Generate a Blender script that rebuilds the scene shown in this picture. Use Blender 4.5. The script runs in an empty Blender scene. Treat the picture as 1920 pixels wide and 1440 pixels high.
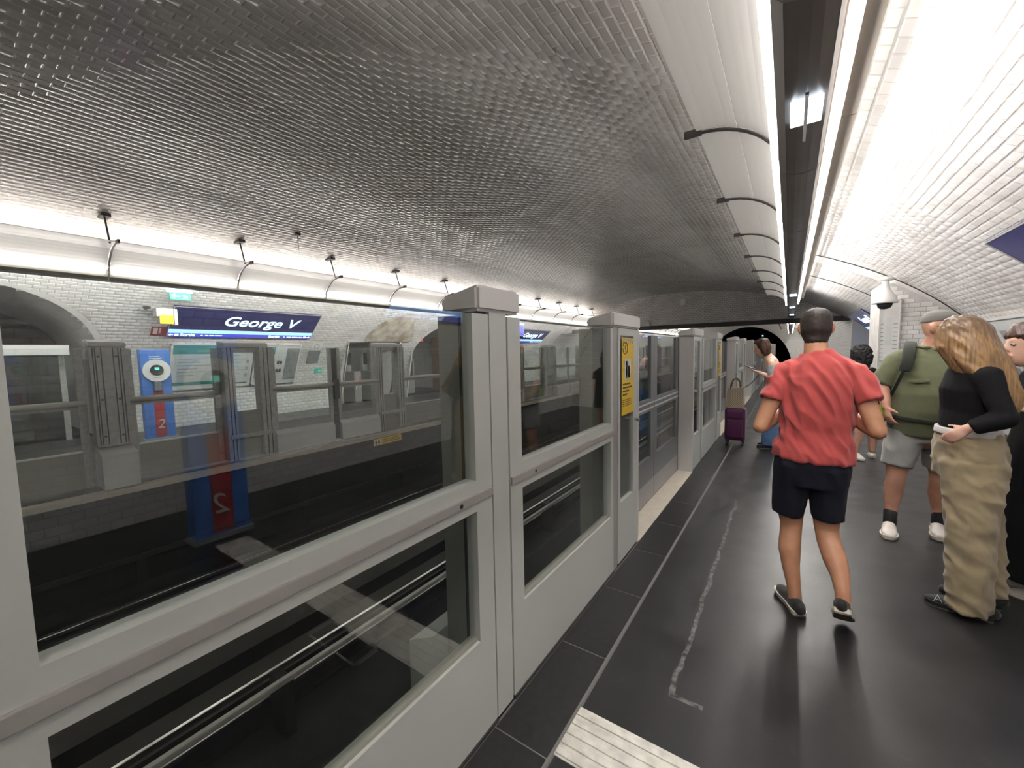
import bpy, bmesh, math, random
import numpy as np
from mathutils import Vector, Matrix, noise

random.seed(7)
rng = np.random.default_rng(7)
sc = bpy.context.scene
COL = sc.collection

# ------------------------------------------------------------------ camera
F_PX, YAW, PITCH, ROLL = 761.2275, 0.5994335, 0.0770520, -0.0201413
CAM = np.array([0.0, 0.0, 1.5])
_f = np.array([-math.sin(YAW), math.cos(YAW), 0.0]); _r = np.array([math.cos(YAW), math.sin(YAW), 0.0]); _u = np.array([0, 0, 1.0])
_f2 = _f*math.cos(PITCH) - _u*math.sin(PITCH); _u2 = _u*math.cos(PITCH) + _f*math.sin(PITCH)
_r3 = _r*math.cos(ROLL) + _u2*math.sin(ROLL); _u3 = _u2*math.cos(ROLL) - _r*math.sin(ROLL)
cam_data = bpy.data.cameras.new('camera'); cam = bpy.data.objects.new('camera', cam_data); COL.objects.link(cam)
cam.matrix_world = Matrix(((_r3[0], _u3[0], -_f2[0], 0), (_r3[1], _u3[1], -_f2[1], 0), (_r3[2], _u3[2], -_f2[2], 1.5), (0, 0, 0, 1)))
cam_data.sensor_fit = 'HORIZONTAL'; cam_data.sensor_width = 36.0; cam_data.lens = 36.0*F_PX/1920.0
cam_data.clip_start = 0.02; cam_data.clip_end = 200
sc.camera = cam
def project(P):
    d = np.asarray(P, float) - CAM
    x, y, z = d@_r3, d@_u3, d@_f2
    return 960 + F_PX*x/z, 720 - F_PX*y/z, z

# ------------------------------------------------------------------ world, exposure
w = bpy.data.worlds.new('underground'); sc.world = w; w.use_nodes = True
w.node_tree.nodes['Background'].inputs[0].default_value = (0.9, 0.93, 1.0, 1); w.node_tree.nodes['Background'].inputs[1].default_value = 0.0
sc.view_settings.view_transform = 'Standard'; sc.view_settings.look = 'None'; sc.view_settings.gamma = 1.0
sc.view_settings.use_curve_mapping = False
sc.view_settings.exposure = 0.84
TUBE, TUBE_SOFT, ADDED_TUBE_UP = 82.0, 10.0, 26.0          # strength of two fluorescent tubes and an added, unseen uplight
sc.cycles.max_bounces = 8; sc.cycles.diffuse_bounces = 4; sc.cycles.glossy_bounces = 4
sc.cycles.transparent_max_bounces = 32; sc.cycles.caustics_reflective = False; sc.cycles.caustics_refractive = False
sc.cycles.sample_clamp_indirect = 6.0

# ------------------------------------------------------------------ materials
def M(name, col, rough=0.5, metal=0.0, spec=0.5, coat=0.0, var=0.0, vscale=20.0, bump=0.0, bscale=200.0, emit=None, estr=0.0, col2=None, rvar=0.0):
    m = bpy.data.materials.new(name); m.use_nodes = True
    nt = m.node_tree; b = nt.nodes['Principled BSDF']
    b.inputs['Base Color'].default_value = (*col, 1); b.inputs['Roughness'].default_value = rough
    b.inputs['Metallic'].default_value = metal; b.inputs['Specular IOR Level'].default_value = spec
    b.inputs['Coat Weight'].default_value = coat
    if emit: b.inputs['Emission Color'].default_value = (*emit, 1); b.inputs['Emission Strength'].default_value = estr
    if var or bump or rvar:
        tc = nt.nodes.new('ShaderNodeNewGeometry')
    if var or rvar:
        n = nt.nodes.new('ShaderNodeTexNoise'); n.inputs['Scale'].default_value = vscale; n.inputs['Detail'].default_value = 5
        nt.links.new(tc.outputs['Position'], n.inputs['Vector'])
    if var:
        mx = nt.nodes.new('ShaderNodeMix'); mx.data_type = 'RGBA'
        c2 = col2 or tuple(max(0, c*(1-var)) for c in col)
        mx.inputs[6].default_value = (*col, 1); mx.inputs[7].default_value = (*c2, 1)
        mr = nt.nodes.new('ShaderNodeMapRange'); mr.inputs[1].default_value = 0.35; mr.inputs[2].default_value = 0.68
        nt.links.new(n.outputs['Fac'], mr.inputs[0]); nt.links.new(mr.outputs[0], mx.inputs[0]); nt.links.new(mx.outputs[2], b.inputs['Base Color'])
    if rvar:
        mr2 = nt.nodes.new('ShaderNodeMapRange'); mr2.inputs[3].default_value = max(0.02, rough-rvar); mr2.inputs[4].default_value = rough+rvar
        mr2.inputs[1].default_value = 0.3; mr2.inputs[2].default_value = 0.7
        nt.links.new(n.outputs['Fac'], mr2.inputs[0]); nt.links.new(mr2.outputs[0], b.inputs['Roughness'])
    if bump:
        n2 = nt.nodes.new('ShaderNodeTexNoise'); n2.inputs['Scale'].default_value = bscale; n2.inputs['Detail'].default_value = 4
        nt.links.new(tc.outputs['Position'], n2.inputs['Vector'])
        bp = nt.nodes.new('ShaderNodeBump'); bp.inputs['Strength'].default_value = bump; bp.inputs['Distance'].default_value = 0.004
        nt.links.new(n2.outputs['Fac'], bp.inputs['Height']); nt.links.new(bp.outputs[0], b.inputs['Normal'])
    return m

def glass_mat(name, tint=(0.93, 0.96, 0.95), rough=0.0):
    # thin sheet: light goes straight through, the face mirrors by Fresnel
    m = bpy.data.materials.new(name); m.use_nodes = True; nt = m.node_tree; nt.nodes.clear()
    out = nt.nodes.new('ShaderNodeOutputMaterial'); mix = nt.nodes.new('ShaderNodeMixShader')
    tr = nt.nodes.new('ShaderNodeBsdfTransparent'); gl = nt.nodes.new('ShaderNodeBsdfGlossy')
    tr.inputs[0].default_value = (*tint, 1); gl.inputs['Roughness'].default_value = rough
    geo = nt.nodes.new('ShaderNodeNewGeometry'); fr = nt.nodes.new('ShaderNodeFresnel')
    mp = nt.nodes.new('ShaderNodeMapRange'); mp.inputs[3].default_value = 1.68; mp.inputs[4].default_value = 1/1.68
    nt.links.new(geo.outputs['Backfacing'], mp.inputs[0]); nt.links.new(mp.outputs[0], fr.inputs['IOR'])
    nt.links.new(fr.outputs[0], mix.inputs[0]); nt.links.new(tr.outputs[0], mix.inputs[1]); nt.links.new(gl.outputs[0], mix.inputs[2])
    nt.links.new(mix.outputs[0], out.inputs[0]); return m

def tile_mat(name, col, rough):
    m = M(name, col, rough, spec=0.5); nt = m.node_tree; b = nt.nodes['Principled BSDF']
    g = nt.nodes.new('ShaderNodeNewGeometry'); oi = nt.nodes.new('ShaderNodeObjectInfo')
    ad = nt.nodes.new('ShaderNodeMath'); ad.operation = 'ADD'; nt.links.new(g.outputs['Random Per Island'], ad.inputs[0]); nt.links.new(oi.outputs['Random'], ad.inputs[1])
    fr = nt.nodes.new('ShaderNodeMath'); fr.operation = 'FRACT'; nt.links.new(ad.outputs[0], fr.inputs[0])
    n = nt.nodes.new('ShaderNodeTexNoise'); n.inputs['Scale'].default_value = 1.3; n.inputs['Detail'].default_value = 6; nt.links.new(g.outputs['Position'], n.inputs['Vector'])
    mx = nt.nodes.new('ShaderNodeMix'); mx.data_type = 'RGBA'; mx.inputs[6].default_value = (*col, 1); mx.inputs[7].default_value = (*[c*0.84 for c in col], 1)
    nt.links.new(fr.outputs[0], mx.inputs[0])
    mx2 = nt.nodes.new('ShaderNodeMix'); mx2.data_type = 'RGBA'; mx2.blend_type = 'MULTIPLY'; mx2.inputs[7].default_value = (0.80, 0.765, 0.73, 1)
    mr = nt.nodes.new('ShaderNodeMapRange'); mr.inputs[1].default_value = 0.45; mr.inputs[2].default_value = 0.75
    nt.links.new(n.outputs['Fac'], mr.inputs[0]); nt.links.new(mr.outputs[0], mx2.inputs[0])
    nt.links.new(mx.outputs[2], mx2.inputs[6]); nt.links.new(mx2.outputs[2], b.inputs['Base Color'])
    return m

def brick_mat(name, c1, c2, mortar, axis='XZ', rough=0.25):
    m = M(name, c1, rough); nt = m.node_tree; b = nt.nodes['Principled BSDF']
    g = nt.nodes.new('ShaderNodeNewGeometry'); sp = nt.nodes.new('ShaderNodeSeparateXYZ'); cb = nt.nodes.new('ShaderNodeCombineXYZ')
    nt.links.new(g.outputs['Position'], sp.inputs[0])
    if axis == 'XZ': nt.links.new(sp.outputs[0], cb.inputs[0]); nt.links.new(sp.outputs[2], cb.inputs[1])
    elif axis == 'YZ': nt.links.new(sp.outputs[1], cb.inputs[0]); nt.links.new(sp.outputs[2], cb.inputs[1])
    else: nt.links.new(sp.outputs[1], cb.inputs[0]); nt.links.new(sp.outputs[0], cb.inputs[1])
    br = nt.nodes.new('ShaderNodeTexBrick'); br.inputs['Scale'].default_value = 1.0
    br.inputs['Brick Width'].default_value = 0.155; br.inputs['Row Height'].default_value = 0.08; br.inputs['Mortar Size'].default_value = 0.006
    br.inputs['Color1'].default_value = (*c1, 1); br.inputs['Color2'].default_value = (*c2, 1); br.inputs['Mortar'].default_value = (*mortar, 1)
    nt.links.new(cb.outputs[0], br.inputs['Vector']); nt.links.new(br.outputs['Color'], b.inputs['Base Color'])
    return m

def floor_mat():
    m = M('black_resin_floor', (0.022, 0.022, 0.025), 0.34, spec=0.38); nt = m.node_tree; b = nt.nodes['Principled BSDF']
    g = nt.nodes.new('ShaderNodeNewGeometry'); sp = nt.nodes.new('ShaderNodeSeparateXYZ'); nt.links.new(g.outputs['Position'], sp.inputs[0])
    def noise_n(scale, det, lo, hi, a=0.0, bb=1.0):
        n = nt.nodes.new('ShaderNodeTexNoise'); n.inputs['Scale'].default_value = scale; n.inputs['Detail'].default_value = det
        nt.links.new(g.outputs['Position'], n.inputs['Vector'])
        r = nt.nodes.new('ShaderNodeMapRange'); r.inputs[1].default_value = lo; r.inputs[2].default_value = hi; r.inputs[3].default_value = a; r.inputs[4].default_value = bb
        nt.links.new(n.outputs['Fac'], r.inputs[0]); return r.outputs[0]
    def mth(op, a, bb):
        k = nt.nodes.new('ShaderNodeMath'); k.operation = op
        for i, v in enumerate((a, bb)):
            if isinstance(v, (int, float)): k.inputs[i].default_value = v
            else: nt.links.new(v, k.inputs[i])
        return k.outputs[0]
    def band(out, c, hw):   # 1 inside |out-c|<hw
        return mth('LESS_THAN', mth('ABSOLUTE', mth('SUBTRACT', out, c), 0.0), hw)
    # scuffed outline of an old floor marking
    wob = noise_n(6, 3, 0.3, 0.7, -0.012, 0.012)
    xs = mth('ADD', sp.outputs[0], wob)
    l1 = mth('MULTIPLY', band(xs, -0.388, 0.011), band(sp.outputs[1], 3.1, 1.36))
    l2 = mth('MULTIPLY', band(sp.outputs[1], 1.745, 0.012), band(xs, -0.33, 0.07))
    sc1 = mth('MULTIPLY', mth('MAXIMUM', l1, l2), noise_n(30, 4, 0.35, 0.6))
    j1 = band(sp.outputs[0], -0.692, 0.009)
    sc1 = mth('MAXIMUM', sc1, mth('MULTIPLY', j1, 0.8))
    spots = mth('MULTIPLY', noise_n(9, 6, 0.63, 0.78), noise_n(70, 3, 0.4, 0.6))
    dust = mth('MULTIPLY', noise_n(2.2, 7, 0.35, 0.75), 0.09)
    fac = mth('MINIMUM', mth('ADD', mth('ADD', mth('MULTIPLY', sc1, 0.75), mth('MULTIPLY', spots, 0.10)), dust), 1.0)
    mx = nt.nodes.new('ShaderNodeMix'); mx.data_type = 'RGBA'; mx.inputs[6].default_value = (0.011, 0.011, 0.012, 1); mx.inputs[7].default_value = (0.15, 0.145, 0.14, 1)
    nt.links.new(fac, mx.inputs[0]); nt.links.new(mx.outputs[2], b.inputs['Base Color'])
    nt.links.new(noise_n(3.5, 6, 0.3, 0.7, 0.31, 0.41), b.inputs['Roughness'])
    n2 = nt.nodes.new('ShaderNodeTexNoise'); n2.inputs['Scale'].default_value = 160; n2.inputs['Detail'].default_value = 3; nt.links.new(g.outputs['Position'], n2.inputs['Vector'])
    bp = nt.nodes.new('ShaderNodeBump'); bp.inputs['Strength'].default_value = 0.16; bp.inputs['Distance'].default_value = 0.003
    nt.links.new(n2.outputs['Fac'], bp.inputs['Height']); nt.links.new(bp.outputs[0], b.inputs['Normal'])
    return m

MT = dict(
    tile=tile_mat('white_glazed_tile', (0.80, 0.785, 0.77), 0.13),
    darktile=tile_mat('darker_glazed_tile', (0.68, 0.655, 0.63), 0.15),  # ceiling tile, a darker tone than the wall tile
    palegrout=M('pale_grout', (0.80, 0.78, 0.75), 0.7, var=0.15, vscale=6),
    grout=M('tile_grout', (0.50, 0.485, 0.465), 0.8, var=0.2, vscale=6),
    plaster=M('white_plaster', (0.70, 0.685, 0.665), 0.7, var=0.12, vscale=5, bump=0.1, bscale=60),
    brickx=brick_mat('distant_tile_wall', (0.62, 0.61, 0.59), (0.55, 0.54, 0.52), (0.36, 0.345, 0.33)),
    bricky=brick_mat('distant_tile_vault', (0.66, 0.65, 0.63), (0.6, 0.59, 0.57), (0.4, 0.39, 0.38), 'YZ'),
    lintel=brick_mat('lintel_tile_wall', (0.62, 0.59, 0.56), (0.52, 0.495, 0.47), (0.22, 0.205, 0.195)),  # lintel tiles in two greyish tones with darker mortar
    floor=floor_mat(),
    floortile=M('black_floor_tile', (0.011, 0.011, 0.012), 0.34, spec=0.38, var=0.5, vscale=30, col2=(0.017, 0.017, 0.018), rvar=0.04, bump=0.08),
    joint=M('floor_joint', (0.13, 0.125, 0.12), 0.8),
    conc=M('dirty_concrete', (0.06, 0.056, 0.052), 0.85, var=0.5, vscale=4, bump=0.3, bscale=40),
    track=M('sooty_trackbed', (0.016, 0.015, 0.014), 0.85, var=0.6, vscale=3, bump=0.4, bscale=30),
    steel=M('polished_rail_steel', (0.62, 0.60, 0.57), 0.22, 1.0),
    rust=M('dark_rail_steel', (0.05, 0.045, 0.04), 0.5, 0.8),
    guide=M('pale_guide_bar', (0.66, 0.63, 0.58), 0.35, 0.1),
    gate=M('pale_grey_gate_paint', (0.53, 0.545, 0.515), 0.42, bump=0.03, bscale=600),
    gatein=M('grey_gate_inner', (0.30, 0.295, 0.26), 0.5),
    cap=M('white_cap', (0.66, 0.635, 0.62), 0.4),
    band=M('taupe_trim', (0.34, 0.322, 0.31), 0.45),
    seam=M('dark_seam', (0.03, 0.028, 0.027), 0.6),
    leaf=M('slate_door_frame', (0.17, 0.18, 0.185), 0.4),
    leaflow=M('grey_door_base', (0.33, 0.32, 0.315), 0.45),
    alu=M('weathered_aluminium', (0.50, 0.485, 0.455), 0.38, 0.15, var=0.25, vscale=25),
    sill=M('cream_sill', (0.60, 0.545, 0.46), 0.55, var=0.12, vscale=14, bump=0.05),
    glass=glass_mat('clear_gate_glass'),
    tactile=M('ivory_tactile_resin', (0.62, 0.60, 0.54), 0.6, var=0.3, vscale=18, bump=0.25, bscale=90),
    trough=M('brown_grey_trough', (0.30, 0.275, 0.255), 0.38, 0.2, var=0.12, vscale=3),
    troughside=M('bronze_trough_side', (0.30, 0.27, 0.24), 0.4, 0.4),
    reflector=M('white_reflector', (0.80, 0.785, 0.76), 0.3, spec=0.5),
    rib=M('dark_rib', (0.05, 0.047, 0.045), 0.5),
    tube=M('fluorescent_tube', (1, 1, 1), 0.4, emit=(1.0, 0.962, 0.925), estr=TUBE),
    tubesoft=M('shielded_tube', (1, 1, 1), 0.4, emit=(1.0, 0.955, 0.90), estr=TUBE_SOFT),
    addedtubeup=M('added_uplight_tube', (1, 1, 1), 0.4, emit=(1.0, 0.955, 0.90), estr=ADDED_TUBE_UP),  # unseen upward tube, added to light the vault evenly
    led=M('cool_led_panel', (1, 1, 1), 0.4, emit=(0.75, 0.88, 1.0), estr=3.0),
    black=M('matt_black', (0.012, 0.012, 0.013), 0.55),
    void=M('tunnel_dark', (0.004, 0.004, 0.004), 1.0),
    white=M('white_enamel', (0.70, 0.69, 0.68), 0.3),
    steelbeam=M('dark_steel_beam', (0.045, 0.035, 0.035), 0.5, var=0.3),
    signblue=M('station_sign_blue', (0.012, 0.012, 0.055), 0.22, emit=(0.02, 0.02, 0.09), estr=0.35),
    signlet=M('lit_sign_lettering', (0.7, 0.85, 1), 0.4, emit=(0.62, 0.84, 1.0), estr=1.05),
    signbar=M('lit_sign_band', (0.3, 0.5, 0.9), 0.4, emit=(0.30, 0.56, 1.0), estr=1.0),
    signlow=M('lit_sign_lower', (0.05, 0.05, 0.3), 0.4, emit=(0.045, 0.05, 0.42), estr=0.8),
    yellow=M('warning_yellow', (0.78, 0.52, 0.02), 0.45),
    ink=M('dark_ink', (0.09, 0.06, 0.02), 0.6),
    paper=M('poster_paper', (0.62, 0.64, 0.63), 0.5, var=0.08, vscale=9),
    teal=M('teal_print', (0.08, 0.28, 0.25), 0.5),
    greyink=M('grey_print', (0.30, 0.31, 0.32), 0.6),
    darkink=M('black_print', (0.05, 0.05, 0.06), 0.6),
    blue=M('terminal_blue', (0.045, 0.16, 0.52), 0.4),
    red=M('terminal_red', (0.36, 0.03, 0.035), 0.4),
    redbright=M('red_panel', (0.6, 0.06, 0.05), 0.4, emit=(0.9, 0.1, 0.07), estr=0.25),
    greensign=M('green_exit_print', (0.02, 0.25, 0.17), 0.4, emit=(0.03, 0.35, 0.24), estr=0.4),
    greenled=M('green_light', (0.1, 0.9, 0.5), 0.4, emit=(0.2, 1.0, 0.75), estr=1.5),
    lcd=M('green_screen', (0.1, 0.6, 0.45), 0.3, emit=(0.15, 0.75, 0.55), estr=0.7),
    brown=M('brown_facing', (0.22, 0.10, 0.06), 0.5, var=0.2, vscale=4),
    stain=M('water_stained_plaster', (0.62, 0.575, 0.51), 0.75, var=0.6, vscale=3.2, col2=(0.30, 0.235, 0.165), bump=0.4, bscale=25),
    chrome=M('chrome', (0.7, 0.7, 0.7), 0.12, 1.0),
    grey=M('machine_grey', (0.28, 0.28, 0.27), 0.45),
    panelgrey=M('pale_wall_panel', (0.60, 0.60, 0.61), 0.5),
)

# ------------------------------------------------------------------ mesh building
ORG = {}
TMP = bpy.data.scenes.new('workbench')      # meshes are evaluated here, away from the full scene
def evaluate(o):
    TMP.collection.objects.link(o); vl = TMP.view_layers[0]; vl.update(); dg = vl.depsgraph
    me = bpy.data.meshes.new_from_object(o.evaluated_get(dg)); TMP.collection.objects.unlink(o); return me
class MB:
    def __init__(s): s.v = []; s.f = []
    def add(s, v, f):
        n = len(s.v); s.v += [tuple(map(float, p)) for p in v]; s.f += [tuple(i+n for i in q) for q in f]; return s
    def box(s, x0, x1, y0, y1, z0, z1, bev=0.0):
        if bev <= 0:
            v = [(x0,y0,z0),(x1,y0,z0),(x1,y1,z0),(x0,y1,z0),(x0,y0,z1),(x1,y0,z1),(x1,y1,z1),(x0,y1,z1)]
            return s.add(v, [(3,2,1,0),(4,5,6,7),(0,1,5,4),(1,2,6,5),(2,3,7,6),(3,0,4,7)])
        bm = bmesh.new(); bmesh.ops.create_cube(bm, size=1)
        for q in bm.verts: q.co = Vector(((x0+x1)/2+q.co.x*(x1-x0), (y0+y1)/2+q.co.y*(y1-y0), (z0+z1)/2+q.co.z*(z1-z0)))
        bmesh.ops.bevel(bm, geom=list(bm.edges), offset=bev, segments=2, affect='EDGES', profile=0.6)
        return s.bm(bm)
    def bm(s, bm):
        bm.verts.index_update(); s.add([q.co for q in bm.verts], [[q.index for q in f.verts] for f in bm.faces]); bm.free(); return s
    def prism(s, poly, d):      # planar polygon (list of 3-D points) pushed along d
        d = np.array(d, float); n = len(poly); a = [np.array(p, float) for p in poly]
        s.add(a+[p+d for p in a], [tuple(range(n))[::-1], tuple(range(n, 2*n))]+[(i, (i+1) % n, n+(i+1) % n, n+i) for i in range(n)]); return s
    def tube(s, pts, r, seg=10, caps=True):
        pts = [np.array(p, float) for p in pts]; rs = r if isinstance(r, (list, tuple)) else [r]*len(pts)
        n0 = len(s.v); k = len(pts)
        for i, p in enumerate(pts):
            t = pts[min(i+1, k-1)]-pts[max(i-1, 0)]; t /= (np.linalg.norm(t)+1e-12)
            ref = np.array([0, 0, 1.0]) if abs(t[2]) < 0.9 else np.array([1.0, 0, 0])
            a = np.cross(t, ref); a /= np.linalg.norm(a); b = np.cross(t, a)
            for j in range(seg):
                th = 2*math.pi*j/seg; s.v.append(tuple(p+rs[i]*(math.cos(th)*a+math.sin(th)*b)))
        for i in range(k-1):
            for j in range(seg):
                s.f.append((n0+i*seg+j, n0+i*seg+(j+1) % seg, n0+(i+1)*seg+(j+1) % seg, n0+(i+1)*seg+j))
        if caps: s.f.append(tuple(n0+j for j in range(seg))[::-1]); s.f.append(tuple(n0+(k-1)*seg+j for j in range(seg)))
        return s
    def lathe(s, prof, c, seg=24):  # prof list of (r, z) about vertical axis at c
        n0 = len(s.v)
        for r, z in prof:
            for j in range(seg):
                th = 2*math.pi*j/seg; s.v.append((c[0]+r*math.cos(th), c[1]+r*math.sin(th), c[2]+z))
        for i in range(len(prof)-1):
            for j in range(seg):
                s.f.append((n0+i*seg+j, n0+i*seg+(j+1) % seg, n0+(i+1)*seg+(j+1) % seg, n0+(i+1)*seg+j))
        s.f.append(tuple(n0+j for j in range(seg))[::-1]); s.f.append(tuple(n0+(len(prof)-1)*seg+j for j in range(seg)))
        return s
    def build(s, name, mat, parent=None, smooth=False):
        me = bpy.data.meshes.new(name)
        v = np.array(s.v)
        if parent is not None: o0 = ORG[parent.name]
        else: o0 = np.array([(v[:,0].min()+v[:,0].max())/2, (v[:,1].min()+v[:,1].max())/2, v[:,2].min()])
        me.from_pydata((v-o0).tolist(), [], s.f); me.materials.append(MT[mat] if isinstance(mat, str) else mat)
        if smooth: me.polygons.foreach_set('use_smooth', [True]*len(me.polygons))
        me.update()
        o = bpy.data.objects.new(name, me); COL.objects.link(o)
        if parent is not None: o.parent = parent
        else: o.location = o0
        ORG[o.name] = o0
        return o
def fix_normals(o):
    bm = bmesh.new(); bm.from_mesh(o.data); bmesh.ops.recalc_face_normals(bm, faces=bm.faces); bm.to_mesh(o.data); bm.free(); return o
def tag(o, label=None, cat=None, group=None, kind=None):
    if label: o['label'] = label
    if cat: o['category'] = cat
    if group: o['group'] = group
    if kind: o['kind'] = kind
    return o
def thing(name, label, cat, loc, group=None, kind=None):
    o = bpy.data.objects.new(name, None); COL.objects.link(o); o.location = loc; o.empty_display_size = 0.1
    ORG[o.name] = np.array(loc, float); return tag(o, label, cat, group, kind)
def struct(o): o['kind'] = 'structure'; return o
def B(*a, **k): return MB().box(*a, **k)
def text_mesh(txt, size, shear=0.0, bold=0.0, extrude=0.002, align='LEFT'):
    c = bpy.data.curves.new('lettering', 'FONT'); c.body = txt; c.size = size; c.shear = shear; c.offset = bold; c.extrude = extrude; c.align_x = align; c.resolution_u = 3
    o = bpy.data.objects.new('lettering', c); me = evaluate(o)
    v = [tuple(p.co) for p in me.vertices]; f = [tuple(p.vertices) for p in me.polygons]
    bpy.data.objects.remove(o); bpy.data.curves.remove(c); bpy.data.meshes.remove(me)
    return v, f
def put_text(name, txt, size, origin, ex, ey, mat, parent, **k):   # ex: reading direction, ey: up
    v, f = text_mesh(txt, size, **k); ex = np.array(ex, float); ey = np.array(ey, float); ez = np.cross(ex, ey); o = np.array(origin, float)
    return MB().add([o+p[0]*ex+p[1]*ey+p[2]*ez for p in v], f).build(name, mat, parent)
def copy_tree(o, dloc, parent=None):
    c = o.copy(); COL.objects.link(c)
    if parent is None: c.location = Vector(o.location)+Vector(dloc); ORG[c.name] = ORG[o.name]+np.array(dloc, float)
    else: c.parent = parent
    for ch in list(o.children): copy_tree(ch, dloc, c)
    return c
# ================================================================== the vaulted hall
CX, EA, EB, Z0 = -4.1, 7.08, 3.55, 0.48
_th = np.linspace(0, math.pi, 4001)
_px = np.concatenate([[CX+EA], CX+EA*np.cos(_th), [CX-EA]]); _pz = np.concatenate([[0.0], Z0+EB*np.sin(_th), [0.0]])
_s = np.concatenate([[0], np.cumsum(np.hypot(np.diff(_px), np.diff(_pz)))]); S_TOT = _s[-1]
def prof(s): return np.interp(s, _s, _px), np.interp(s, _s, _pz)
def s_at_x(x): return float(np.interp(-x, -_px[1:-1], _s[1:-1]))
def vz(x): return Z0+EB*math.sqrt(max(0.0, 1-((x-CX)/EA)**2))
def frame(s):
    x0, z0 = prof(s-0.01); x1, z1 = prof(s+0.01); t = np.array([x1-x0, 0, z1-z0]); t /= np.linalg.norm(t)
    return t, np.array([-t[2], 0, t[0]])      # tangent, inward normal
CH, TL, GAP = 0.08, 0.155, 0.008
YA, YB, YEND = -1.3, 19.4, 50.0
def arch_in(y, z, yc, hw=1.6, zs=1.6, b=1.1): 
    return abs(y-yc) < hw and (z < zs or z < zs+b*math.sqrt(max(0, 1-((y-yc)/hw)**2)))
ARCH1, ARCH3 = 0.35, 11.35
D2 = (7.15, 9.0, 1.9)
def hole(x, y, z):
    if x < -8.5:
        if arch_in(y, z, ARCH1) or arch_in(y, z, ARCH3): return True
        if D2[0] < y < D2[1] and z < D2[2]: return True
    return False
def bare(x, y, z):      # no tiles: smooth plaster
    if x > 0.2 and 9.75 < y < 10.45: return True
    if x < -8.5 and 7.5 < y < 9.25 and 1.9 <= z < 2.72 and (y-8.5)**2/0.75+(z-1.9)**2/0.62 < 1: return True
    return False
tile_v = np.array([[-1,-1,0],[1,-1,0],[1,1,0],[-1,1,0],[-1,-1,1],[1,-1,1],[1,1,1],[-1,1,1]], float)
TW, TH_, TB, TZ = (TL-GAP)/2, (CH-GAP)/2, 0.009, 0.0042
tile_loc = np.array([[sx*(TW-(TB if k else 0)), sy*(TH_-(TB if k else 0)), TZ*k] for sx, sy, k in tile_v])
tile_faces = [(4,5,6,7),(0,1,5,4),(1,2,6,5),(2,3,7,6),(3,0,4,7)]
def fast_mesh(name, verts, quads, mat):
    me = bpy.data.meshes.new(name); nv, nq = len(verts), len(quads)
    me.vertices.add(nv); me.vertices.foreach_set('co', np.asarray(verts, np.float32).ravel())
    me.loops.add(nq*4); me.loops.foreach_set('vertex_index', np.asarray(quads, np.int32).ravel())
    me.polygons.add(nq); me.polygons.foreach_set('loop_start', np.arange(0, nq*4, 4, dtype=np.int32))
    me.materials.append(mat); me.update(calc_edges=True); me.validate(); return me
one_tile = bpy.data.meshes.new('glazed_tile'); one_tile.from_pydata(tile_loc.tolist(), [], tile_faces); one_tile.materials.append(MT['tile'])
darker_tile = one_tile.copy(); darker_tile.materials.clear(); darker_tile.materials.append(MT['darktile'])
n_course = int(S_TOT/CH); CHR = S_TOT/n_course
S_R, S_L = s_at_x(0.22), s_at_x(-8.42)

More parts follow.
